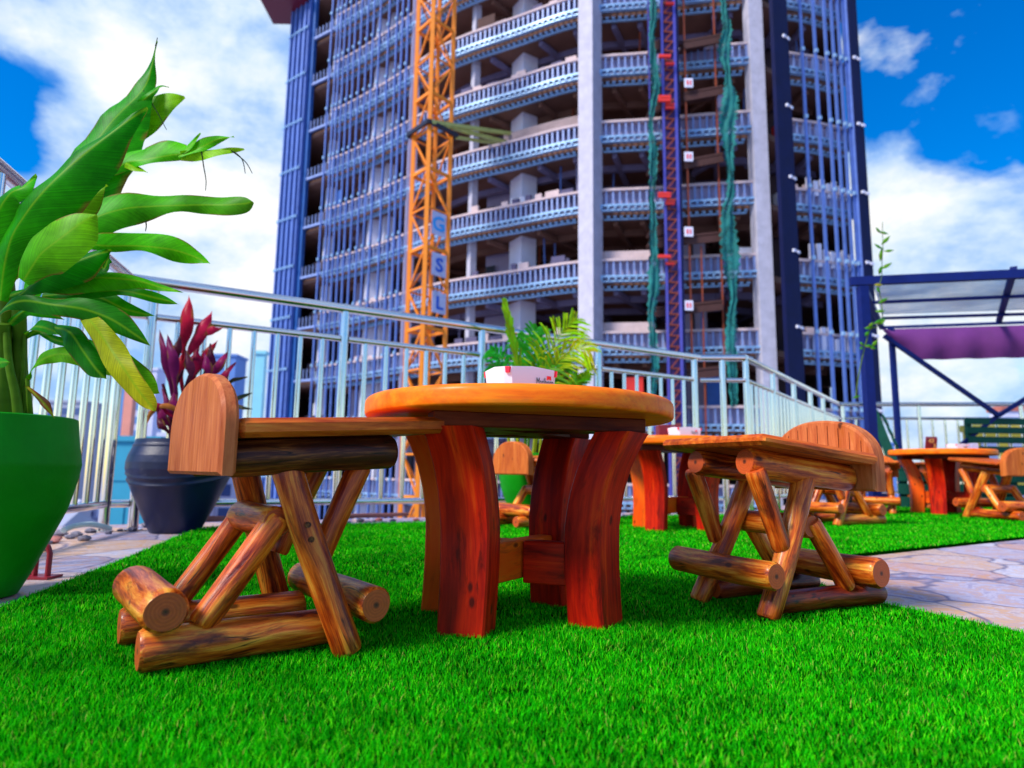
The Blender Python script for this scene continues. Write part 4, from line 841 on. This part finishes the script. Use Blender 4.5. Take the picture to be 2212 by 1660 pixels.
for k in KF:
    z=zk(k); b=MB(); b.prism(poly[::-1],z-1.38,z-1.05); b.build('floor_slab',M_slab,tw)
    b=MB()
    for (a,c) in ((sA2,sC),(sC2,sD),(sE,sF)):
        strip(b,a,c,-.12,.12,z-.13,z,0)
        strip(b,a,c,-.35,-.2,z-1.04,z-.134,2 if a<sC2-.1 else 1)
    # ragged remains on the left bays
    for (a,c,pr,h0) in ((s_at(985),sC,.62,.42),(sA2,s_at(880),.55,.3),(sE,sF-1.,.5,.3)):
        s=a
        if k in(3,) : strip(b,s_at(1080),sC,-.5,-.3,z+.003,z+.75,0)
        elif k in (0,1,2,4,5,6,7):
            while s<c-.9:
                w=random.uniform(.3,.9)
                if random.random()<pr: strip(b,s,s+w,-.34,-.16,z+.003,z+h0*random.uniform(.6,1.2),2 if random.random()<.6 else 0)
                s+=w+random.uniform(.05,.5)
    if k in (0,1,2,3): strip(b,sC2,s_at(1410),-.5,-.3,z+.003,z+(.55 if k<2 else .12),0)
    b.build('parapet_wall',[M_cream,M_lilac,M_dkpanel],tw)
    b=MB()
    for (a,c,sp) in ((sA2,sC,.33),(sC2,sD,.36),(sE,sF,.38)):
        s=a+.1
        while s<c:
            q,t,n=pos(s,.02); b.box((q.x,q.y,z-.54),Vector((t.x,t.y,0))*.045,Vector((n.x,n.y,0))*.04,(0,0,.405)); s+=sp
        strip(b,a,c,.02,.22,z-1.06,z-.95,1); strip(b,a,c,-.05,.16,z-1.30,z-1.22,1)
        strip(b,a+.3,c-.3,-.5,-.36,z-1.62,z-1.54,1)
        s=a+.2
        while s<c-.2:
            q,t,n=pos(s,.16); b.box((q.x,q.y,z-1.14),Vector((t.x,t.y,0))*.05,Vector((n.x,n.y,0))*.06,(0,0,.06),1)
            q,t,n=pos(s,-.42); b.box((q.x,q.y,z-1.48),Vector((t.x,t.y,0))*.09,Vector((n.x,n.y,0))*.2,(0,0,.045),1); s+=.36
    # recess rail
    strip(b,sA,sA2,-.1,.1,z-1.06,z-.9,0); s=sA+.1
    while s<sA2: q,t,n=pos(s,0); b.box((q.x,q.y,z-.5),Vector((t.x,t.y,0))*.03,Vector((n.x,n.y,0))*.03,(0,0,.38)); s+=.4
    strip(b,sA,sA2,-1.2,-1.,z-.13,z+.5,2)
    b.build('spandrel_frame',[M_galv,M_track,M_core],tw)
    # soffit pipes / beams, running inwards
    b=MB()
    for u_ in (740,860,1040,1150,1235,1330,1390,1560,1600,1720,1780):
        s=s_at(u_); q,t,n=pos(s,-.8); q2=pos(s+random.uniform(1.2,2.6),-7.5)[0]; b.bar((q.x,q.y,z-1.62),(q2.x,q2.y,z-1.62),.26,.3)
    for o_ in (-2.6,-5.4): strip(b,sA2,SE,o_-.15,o_+.15,z-1.75,z-1.384,0,1.5)
    b.build('ceiling_beam',M_pipe if k%2 else M_slab,tw)
for k in range(-1,8):
    z=zk(k)
    for q_ in range(9):
        s=random.uniform(sA2,SE-1); q,t,n=pos(s,random.uniform(-4,-1.2)); b=MB(); b.tube([(q.x,q.y,z-1.04),(q.x+random.uniform(-.2,.2),q.y,z+2.55)],.055,6); b.build('steel_prop',random.choice([M_rust,M_pipe,M_mull]),tw)
    for q_ in range(5):
        s=random.uniform(s_at(985),SE-2); q,t,n=pos(s,random.uniform(-2.4,-.8)); T3=Vector((t.x,t.y,0)); b=MB(); b.box((q.x,q.y,z+random.uniform(-.3,.4)),T3*random.uniform(.2,.7),Vector((n.x,n.y,0))*.2,(0,0,random.uniform(.3,.7))); b.build('material_stack',random.choice([M_plank,M_dkpanel,M_cream,M_redtie,M_white]),tw)
for (u_,u2_,k_,zt_,mt_) in ((800,940,7,2.2,M_net),(700,716,3,1.6,M_bundle),(1560,1600,3,1.8,M_pipe),(1110,1150,6,1.2,M_net),(1345,1385,-1,1.6,M_redtie),(1440,1500,-2,1.9,M_crane),(1520,1560,-1,1.7,M_bundle),(1010,1050,5,1.3,M_plank)):
    b=MB(); strip(b,s_at(u_),s_at(u2_),-.62,-.58,zk(k_)-1.04,zk(k_)+zt_); b.build('tarpaulin',mt_,tw)
zb0=-17.9
def col(u,w,dp,off,name,mat,z0=zb0,z1=ztop+1,rot=0):
    s=s_at(u); q,t,n=pos(s,off); a=math.atan2(t.y,t.x)+rot; t=Vector((math.cos(a),math.sin(a),0)); n=Vector((t.y,-t.x,0)); b=MB(); b.box((q.x,q.y,(z0+z1)/2),t*w/2,n*dp/2,(0,0,(z1-z0)/2)); return b.build(name,mat,tw)
col(1277,.95,.95,.2,'column',M_conc,rot=rad(-24))
col(1642,.78,.7,-.05,'column',M_conc,rot=rad(5))
col(1675,1.02,.25,.75,'cladding_pillar',M_navyclad)
col(1858,.62,.25,.6,'cladding_pillar',M_navyclad)
for k in KF:
    for (u_,o_) in ((1679,.925),(1858,.775)):
        s=s_at(u_); q,t,n=pos(s,o_); b=MB()
        for dd in (-.12,.2): b.box((q.x+t.x*dd,q.y+t.y*dd,zk(k)-.05-.1*dd),Vector((t.x,t.y,0))*.1,Vector((n.x,n.y,0))*.05,(0,0,.07))
        b.build('bracket',M_white,tw)
for u_,w_,off_,mt in ((1092,1.35,-2.2,M_white),(1207,.7,-6.,M_lilac),(770,.9,-1.3,M_white),(795,.9,-1.6,M_white),(667,.75,-1.6,M_white),(1500,.8,-4.,M_core),(1740,.8,-3.5,M_core),(878,.7,-.2,M_lilac),(1000,.5,-1.0,M_conc)):
    col(u_,w_,w_*.8,off_,'inner_column',mt,rot=rad(-30))
# inner walls
b=MB()
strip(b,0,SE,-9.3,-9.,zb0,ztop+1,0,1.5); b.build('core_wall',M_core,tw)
for k in KF:
    if k==8: continue
    for (ua,ub,of) in ((985,1062,-3.2),(812,878,-2.5),(716,760,-2.2),(1470,1540,-3.6)):
        if ua==1470 and k>1: continue
        b=MB(); strip(b,s_at(ua),s_at(ub),of-.15,of,zk(k)-1.04,zk(k+1)-1.39); b.build('partition_wall',M_lilac,tw)
for k in KF:
    for u_ in (1003,840):
        s=s_at(u_); q,t,n=pos(s,-3.0 if u_>900 else -2.3); b=MB(); b.box((q.x,q.y,zk(k)+.5),Vector((t.x,t.y,0))*.32,Vector((n.x,n.y,0))*.03,(0,0,1.1)); b.build('doorway_shade_panel',M_black,tw)  # solid dark panel stands in for the shade inside a doorway
# mullions
ML=[697,710,718,728,740,752,766,780,794,809,830,849,861,874]; MR=[1740,1768,1790,1807,1821,1832]
for i,u_ in enumerate(ML+MR):
    s=s_at(u_); q,t,n=pos(s,.42); w=.052 if u_<1000 else .075; b=MB(); b.box((q.x,q.y,(zb0+ztop)/2),Vector((t.x,t.y,0))*w,Vector((n.x,n.y,0))*.055,(0,0,(ztop-zb0)/2)); b.build('mullion',M_mull,tw)
for i in range(9):
    s=sA*(i+.5)/9-.3; q,t,n=pos(s,.3+.12*(i%2)); b=MB(); b.box((q.x,q.y,(zb0+ztop)/2),Vector((t.x,t.y,0))*.07,Vector((n.x,n.y,0))*.12,(0,0,(ztop-zb0)/2)); b.build('mullion',M_mull,tw)
for i in range(3):
    s=s_at(1838)+i*.28; q,t,n=pos(s,.5); b=MB(); b.box((q.x,q.y,(zb0+ztop)/2),Vector((t.x,t.y,0))*.1,Vector((n.x,n.y,0))*.14,(0,0,(ztop-zb0)/2)); b.build('mullion',M_mull,tw)
rw=[pos(SE-1e-3,-.35)[0]]+[Vector(p) for p in back]+[pos(0,-.35)[0]]
for a_,c_ in zip(rw[:-1],rw[1:]):
    b=MB(); dd=(c_-a_).normalized(); b.box(((a_.x+c_.x)/2,(a_.y+c_.y)/2,(zb0+ztop)/2),Vector((c_.x-a_.x,c_.y-a_.y,0))/2-Vector((dd.x,dd.y,0))*.25,Vector((dd.y,-dd.x,0))*.12,(0,0,(ztop-zb0)/2)); b.build('rear_wall',M_core,tw)
b=MB(); strip(b,-0,sA*.98,-.2,.1,zb0,ztop,0,1.); b.build('side_cladding',plain('deep blue cladding sheet',(.006,.09,.34),.6,0,.7,.35),tw)
b=MB()
for k in KF:
    for s in [s_at(u_) for u_ in ML+MR]+[sA*(i_+.5)/9-.3 for i_ in range(9)]:
        q,t,n=pos(s,.5); b.box((q.x,q.y,zk(k)-.05),Vector((t.x,t.y,0))*.08,Vector((n.x,n.y,0))*.07,(0,0,.10),0)
o=b.build('mullion_bracket',M_track,tw); o['kind']='stuff'
# bright debris on lower right floors
for k in (0,1,2):
    for j in range(7):
        s=s_at(1748)+j*.42; q,t,n=pos(s,.0); b=MB(); hh=random.uniform(.3,.7)*(1.9 if k==0 else 1.2 if k==1 else .8); b.box((q.x,q.y,zk(k)+.1+hh/2-(1.2 if k==0 else .2)),Vector((t.x,t.y,0))*.12,Vector((n.x,n.y,0))*.08,(0,0,hh/2+.25)); b.build('facade_panel',M_white,tw)
# maroon edge deck at the very top left
b=MB(); q=pos(.2,.0)[0]; b.box((q.x-.6,q.y-.4,D(610,2,48).z+.15),(1.9,0,0),(0,1.6,0),(0,0,.35)); b.build('edge_deck',M_maroon,tw)
# ================================================================= CRANE
cr=empty('tower_crane',(-4.5,33,-18),'orange lattice crane mast standing before the tower with white letter panels','crane')
ux=Vector((-4.52,31.9)); cL=Vector((-5.50,33.0)); cR=Vector((-3.50,33.0)); cB=Vector((-4.48,34.1)); CZ0,CZ1=-18,32; LG=[cL,ux,cR,cB]
for c in LG:
    b=MB(); b.abox(c.x-.11,c.x+.11,c.y-.11,c.y+.11,CZ0,CZ1); b.build('leg',M_crane,cr)
ph=2.12; z=-17.9; i=0; BR=MB()
while z<CZ1-2:
    for j in range(4):
        a=LG[j];c=LG[(j+1)%4]; A3=lambda p,zz: Vector((p.x,p.y,zz))
        BR.bar(A3(a,z),A3(c,z),.12 if i%2==0 else .07,.16 if i%2==0 else .08)
        if (i+j)%2: BR.bar(A3(a,z),A3(c,z+ph),.08,.08)
        else: BR.bar(A3(a,z+ph),A3(c,z),.08,.08)
        m_=A3((a+c)/2,z+ph/2)
    z+=ph;i+=1
BR.build('lattice_bracing',M_crane,cr)
def panel(v,w,h,txt,ink,rot=0):
    c=D(948,v,32.35); n=MB(); t=(cR-ux).normalized(); T3=Vector((t.x,t.y,0)); n.box(c,T3*w/2,Vector((t.y,-t.x,0))*.03,(0,0,h/2)); o=n.build('banner',M_banner,cr)
    ang=math.atan2(t.y,t.x); M=Matrix.Translation(c-Vector(cr.location)+Vector((t.y,-t.x,0))*.05-Vector((0,0,h*.3)))@Matrix.Rotation(ang,4,'Z')@Matrix.Rotation(PI/2,4,'X')@Matrix.Rotation(rot,4,'Z')
    text_mesh('lettering',txt,h*.85,ink,M,cr,.02,1.1,.02)
panel(485,.95,1.25,'G',M_cyanink,.12); panel(573,.95,1.2,'S',M_blueink); panel(655,.9,1.1,'L',M_blueink)
col4=[Vector((p.x*1.0,p.y)) for p in LG]; zc=D(935,272,32).z
b=MB()
for j in range(4):
    a=LG[j];c=LG[(j+1)%4]; ctr=Vector((-4.5,33.0)); a=ctr+(a-ctr)*1.35;c=ctr+(c-ctr)*1.35; b.bar((a.x,a.y,zc),(c.x,c.y,zc),.14,.22)
b.build('collar_frame',M_black,cr)
e1=D(1150,296,38.0)
for dz,dx in ((.0,0),(-.35,-.5)):
    b=MB(); b.bar((-4.4+dx*.0,31.65,zc),e1+Vector((dx,0,dz*2)),.16,.2); b.build('tie_beam',M_tie,cr)
b=MB(); b.bar((-3.2,33.,zc-.1),e1+Vector((-2.0,0,-.5)),.14,.16); b.build('tie_beam',M_tie,cr)
# ================================================================= HOIST + SCAFFOLD
hs=empty('construction_hoist',(8.2,31.5,-18),'purple hoist mast with red ties and platforms against the tower','hoist')
yH=31.6
def vbar(u0,u1,dp,mat,name,z0=-17.9,z1=31,y=yH,par=hs):
    a=D(u0,400,y);c=D(u1,400,y); b=MB(); b.abox(a.x,c.x,y,y+dp,z0,z1); return b.build(name,mat,par)
vbar(1434,1439,.12,M_purp2,'mast_rail'); vbar(1440,1461,.5,M_purp,'mast',y=yH+.1); vbar(1461.5,1467.5,.12,M_purp2,'mast_rail'); vbar(1468,1473,.12,M_navyclad,'mast_rail')
b=MB(); z=-17
while z<30:
    a=D(1441,400,yH);c=D(1460,400,yH); b.bar((a.x,yH+.02,z),(c.x,yH+.02,z+.55),.05,.05); b.bar((a.x,yH+.03,z),(c.x,yH+.03,z),.05,.05); z+=.55
b.build('mast_lattice',M_rust,hs)
for v in (120,208,215,417,422,552,-10):
    p=D(1443,v+4,31.3); b=MB(); b.abox(p.x-.5,p.x+.12,31.2,31.35,p.z-.05,p.z+.1); b.abox(p.x-.1,p.x+.35,31.36,31.5,p.z-.35,p.z-.22); b.build('tie_bracket',M_redtie,hs)
vbar(1484,1488,.05,M_rust,'cable',y=31.9); vbar(1552,1555,.06,M_rust,'scaffold_tube',y=32.2); vbar(1510,1512.5,.05,M_rust,'scaffold_tube',z0=-17.9,z1=12,y=32.0); vbar(1405,1408,.06,M_purp2,'scaffold_tube',y=31.9)
for v in (181,340,502,661):
    p=D(1487,v,31.7); b=MB(); b.abox(p.x-.22,p.x+.22,31.62,31.68,p.z-.25,p.z+.25); b.build('floor_sign',M_white,hs)
    b=MB(); b.abox(p.x-.11,p.x-.03,31.6,31.615,p.z-.13,p.z+.13); b.abox(p.x+.05,p.x+.12,31.6,31.615,p.z-.13,p.z+.13); b.build('floor_figures',M_redtie,hs)
for (v,u0,u1) in ((93,1475,1560),(205,1475,1560),(350,1475,1560),(362,1405,1440),(500,1405,1440),(520,1405,1560),(668,1405,1560),(232,1405,1440),(100,1405,1440),(810,1405,1560)):
    p=D(u0,v,32.0);q=D(u1,v-8,32.0); b=MB(); b.bar((p.x,32.4,p.z),(q.x,32.4,q.z+.2),1.1,.12); b.bar((p.x,31.85,p.z-.3),(q.x,31.85,q.z-.1),.05,.35); b.build('scaffold_platform',M_plank,hs)
def net(u0,ws,vs_,y,label):
    b=MB(); V=[];n=len(vs_); K=14; nc=8
    for i in range((n-1)*K+1):
        t=i/((n-1)*K); v=cat([float(a) for a in vs_],t); w=1.25*cat([float(a) for a in ws],t); u=cat([float(a) for a in u0],t)+.8*math.sin(i*.5)+.5*math.sin(i*1.3); w*=1+.08*math.sin(i*1.1)
        for j in range(nc+1):
            p=D(u+(j/nc-.5)*w*(1+(.22*math.sin(i*2.3+j) if j in(0,nc) else 0)),v,y); V.append(p+Vector((0,.07*math.sin(j*1.7+i*.12)+.04*math.sin(i*.3+j),0)))
    m_=nc+1; n_=len(V); f=[(i*m_+j,i*m_+j+1,(i+1)*m_+j+1,(i+1)*m_+j) for i in range((n-1)*K) for j in range(nc)]
    b.add(V+[v+Vector((0,.04,0)) for v in V],f+[tuple(n_+q for q in x[::-1]) for x in f]); o=b.build('debris_netting',M_net,None,smooth='all'); tag(o,label,'netting','teal debris netting on the scaffold')
net([1553,1562,1570,1564,1572,1578,1572,1576,1580,1572,1578,1584,1580,1585],[6,10,14,22,10,26,28,16,12,22,30,12,20,10],[-60,0,60,110,160,215,265,340,400,470,560,640,720,880],31.5,'wide ribbon of teal netting hanging right of the purple hoist mast')
net([1410,1412,1408,1416,1406,1412,1408,1412,1414,1408,1414,1410],[8,12,8,16,8,14,10,14,20,12,14,10],[-60,30,100,190,260,330,420,520,600,690,780,880],31.4,'narrow ribbon of teal netting hanging left of the purple hoist mast')
# ================================================================= CITY
def cityblk(u0,u1,vtop,y,col,wc,label,fl=3.2,dp=None,roof=None,cat_='building',bay=3.0,vert=False):
    a=D(u0,vtop,y);c=D(u1,vtop,y); w=c.x-a.x; dp=dp or w*.8; z1=a.z
    r=empty('city_building',((a.x+c.x)/2,y,-18),label,cat_,'city buildings beyond the terrace railing'); b=MB(); b.abox(a.x,c.x,y,y+dp,-18,z1); b.build('wall',col,r)
    z=z1-fl*.9; n=0; wm=None
    while z>-14 and n<95:
        x=a.x+bay*.2
        while x+bay*.6<c.x and n<95:
            if wm is None:
                b=MB(); b.abox(0,bay*.62,-.12,.05,0,fl*.5); o=b.build('window',wc,r,local=True); wm=o.data
            else:
                o=bpy.data.objects.new('window',wm); COL.objects.link(o); o.parent=r
            o.location=(x-r.location.x,0,z+18); x+=bay;n+=1
        z-=fl
    b=MB(); b.abox(a.x-.3,c.x+.3,y-.3,y+dp+.3,z1+.003,z1+(.6 if roof is None else 1.0)); b.build('roof',roof or col,r)
    return r
mat=lambda n,c,r=.7: plain(n,c,r,0,.3,.2)
cw=mat('pale blue glass',(.10,.28,.6),.3); cdk=mat('dark glass',(.05,.09,.25),.3); cpale=mat('pale lilac wall',(.62,.62,.8)); cblue=mat('blue wall',(.10,.22,.55)); cteal=mat('teal netted wall',(.02,.30,.45)); csal=mat('salmon wall',(.72,.27,.2)); ccyan=mat('cyan glass wall',(.25,.62,.75),.4); cyel=mat('yellow wall',(.85,.6,.05)); cgr=mat('grey wall',(.32,.34,.45))
cityblk(258,272,800,140,cw,cpale,'narrow pale blue tower seen between the leaves and corner post')
cityblk(273,292,805,135,csal,cpale,'salmon and white tower beside the corner railing post',bay=5)
cityblk(293,340,800,150,cpale,cw,'pale tower with blue glass behind the crimson plant, left')
cityblk(440,510,770,150,cblue,cw,'deep blue tower behind the crimson plant, right')
cityblk(552,572,765,120,ccyan,cw,'slender cyan glass tower just left of the big unfinished tower')
cityblk(100,180,870,160,cgr,cdk,'grey block with dark windows seen through the left balusters')
cityblk(180,232,880,170,cpale,cdk,'pale block with dark windows left of the corner post')
cityblk(236,345,953,75,cteal,cteal,'low teal sheeted building behind the dark blue pot',fl=5)
cityblk(440,560,925,90,cpale,cdk,'pale block of flats behind the front left stool',bay=2.4)
cityblk(345,440,945,85,cpale,cdk,'white low block behind the stem of the crimson plant',bay=2.4)
cityblk(20,100,900,130,cblue,cdk,'blue block seen through the balusters beside the green pot')
cityblk(-120,20,905,120,cpale,cdk,'pale block at the far left edge behind the green pot')
cityblk(2103,2400,932,60,cyel,cpale,'yellow building seen through the gaps of the green bench',dp=1.5,bay=2.6,fl=1.6)
cityblk(2165,2215,888,130,cpale,cdk,'distant block with terracotta roof above the green bench',roof=M_tcol)
cityblk(1920,1932,960,200,cblue,cdk,'tiny distant spire block left of the number card')
cityblk(1990,1996,945,260,cpale,cblue,'thin distant tower seen between far balusters')
for i in range(70):
    u_=random.uniform(-400,1000) if i<54 else random.uniform(1880,2600); y=random.uniform(45,220); v=random.uniform(1030,1048)-(3 if y>100 else 0); w=random.uniform(14,40)*60/y
    if 560<u_<1000: y=random.uniform(70,200)
    z1=-18+random.uniform(4,9); a=D(u_,1000,y); wx=random.uniform(6,14)
    r=empty('city_house',(a.x,y,-18),'small pale city house far below beyond the railing','house','small houses far below')
    b=MB(); b.abox(a.x-wx/2,a.x+wx/2,y,y+8,-18,z1); b.build('wall',random.choice([cpale,cgr,cblue,cpale,csal]),r)
    b=MB(); b.add([(a.x-wx/2-.5,y-.5,z1+.003),(a.x+wx/2+.5,y-.5,z1+.003),(a.x+wx/2+.5,y+8.5,z1+.003),(a.x-wx/2-.5,y+8.5,z1+.003),(a.x-wx/2,y+4,z1+2),(a.x+wx/2,y+4,z1+2)],[(0,1,5,4),(2,3,4,5),(0,4,3),(1,2,5),(3,2,1,0)]); b.build('roof',random.choice([cpale,cgr,M_tcol,ccyan]),r)
    for q in range(min(3,int((wx-1.5)/2.2))):
        b=MB(); b.abox(a.x-wx/2+1+q*2.2,a.x-wx/2+2+q*2.2,y-.1,y+.02,z1-2.6,z1-1.2); b.build('window',cdk,r)
# ================================================================= WORLD
w=bpy.data.worlds.new('World'); scene.world=w; w.use_nodes=True; nt=w.node_tree; bg=nt.nodes['Background']; bg.inputs[1].default_value=.1
SUN_EL=rad(45); SUN_AZ=rad(236) # azimuth of the sun measured clockwise from +Y
sky=N(nt,'ShaderNodeTexSky'); sky.sky_type='NISHITA'; sky.sun_disc=False; sky.sun_elevation=SUN_EL; sky.sun_rotation=SUN_AZ; sky.air_density=1.2; sky.dust_density=.4; sky.ozone_density=3.
hsv=N(nt,'ShaderNodeHueSaturation'); hsv.inputs['Hue'].default_value=.515; hsv.inputs['Saturation'].default_value=1.9; hsv.inputs['Value'].default_value=1.55; nt.links.new(sky.outputs[0],hsv.inputs['Color'])
tc=N(nt,'ShaderNodeTexCoord'); d_=tc.outputs['Generated']
mp=N(nt,'ShaderNodeMapping'); mp.inputs['Scale'].default_value=(1,1,1.7); mp.inputs['Location'].default_value=(.35,.2,.1); nt.links.new(d_,mp.inputs[0])
n1=noise(nt,mp.outputs[0],2.9,12,.58,.2); n2=noise(nt,mp.outputs[0],1.2,4,.5)
def patch(u,v,rad_in,rad_out,sgn):
    rr=Vector(ray(u,v)).normalized(); dt=N(nt,'ShaderNodeVectorMath',operation='DOT_PRODUCT'); nt.links.new(d_,dt.inputs[0]); dt.inputs[1].default_value=rr
    m=N(nt,'ShaderNodeMapRange',interpolation_type='SMOOTHSTEP'); m.inputs['From Min'].default_value=math.cos(rad(rad_out)); m.inputs['From Max'].default_value=math.cos(rad(rad_in)); m.inputs['To Max'].default_value=sgn; nt.links.new(dt.outputs['Value'],m.inputs[0]); return m.outputs[0]
am=N(nt,'ShaderNodeMath',operation='MULTIPLY_ADD'); am.inputs[1].default_value=1.75; am.inputs[2].default_value=-.375; nt.links.new(n1.outputs[0],am.inputs[0]); acc=am.outputs[0]
for args in [(-40,120,1,9,-.30),(120,262,1,6,-.26),(20,270,1,6,-.22),(300,40,4,16,.26),(420,140,2,9,.22),(140,110,1,7,.24),(500,430,4,16,.16),(60,370,1,6,.22),(200,350,1,5,.12),(480,238,1,5,-.12),(400,255,1,4,-.08),(1900,20,2,12,-.16),(2140,60,3,13,-.30),(2210,230,1,8,-.20),(1985,262,3,12,.30),(1930,400,2,11,.14),(2100,420,2,12,.16),(2000,900,5,22,.2),(300,800,5,22,.2)]:
    ad=N(nt,'ShaderNodeMath',operation='ADD'); nt.links.new(acc,ad.inputs[0]); nt.links.new(patch(*args),ad.inputs[1]); acc=ad.outputs[0]
cm=ramp(nt,[(.44,(0,0,0)),(.60,(.88,.88,.88)),(.80,(1,1,1))]); nt.links.new(acc,cm.inputs[0])
cs=ramp(nt,[(.41,(1.2,3.2,7.8)),(.50,(3.2,5.0,8.1)),(.57,(5.6,6.9,8.4)),(.67,(8.6,8.7,8.8))]); 
n3=noise(nt,mp.outputs[0],4.0,12,.6,.1); 
ad=N(nt,'ShaderNodeMath',operation='MULTIPLY_ADD'); ad.inputs[1].default_value=.16; nt.links.new(acc,ad.inputs[0]); 
mu=N(nt,'ShaderNodeMath',operation='MULTIPLY'); mu.inputs[1].default_value=.9; nt.links.new(n3.outputs[0],mu.inputs[0]); nt.links.new(mu.outputs[0],ad.inputs[2]); nt.links.new(ad.outputs[0],cs.inputs[0])
c=mix(nt,cm.outputs[0],hsv.outputs[0],cs.outputs[0]); nt.links.new(c,bg.inputs[0])
sl=bpy.data.lights.new('sun','SUN'); sl.energy=4.2; sl.angle=rad(14); sl.color=(1,.94,.86); so=bpy.data.objects.new('sun',sl); COL.objects.link(so)
sd=Vector((math.sin(SUN_AZ)*math.cos(SUN_EL),math.cos(SUN_AZ)*math.cos(SUN_EL),math.sin(SUN_EL))); so.rotation_euler=sd.to_track_quat('Z','Y').to_euler(); so.location=(0,0,60)
# ================================================================= CAMERA
cam=bpy.data.cameras.new('camera'); co=bpy.data.objects.new('camera',cam); COL.objects.link(co); scene.camera=co
cam.sensor_width=36; cam.lens=36*F/2212; cam.clip_start=.02; cam.clip_end=4000
co.matrix_world=Matrix.Translation((0,0,CH))@Matrix.Rotation(PI/2+PT,4,'X')@Matrix.Rotation(RL,4,'Z')
cam.dof.use_dof=True; cam.dof.focus_distance=1.38; cam.dof.aperture_fstop=3.6
scene.render.resolution_x=1024; scene.render.resolution_y=768
vs=scene.view_settings; vs.view_transform='Standard'; vs.look='None'; vs.gamma=1; vs.exposure=0.32
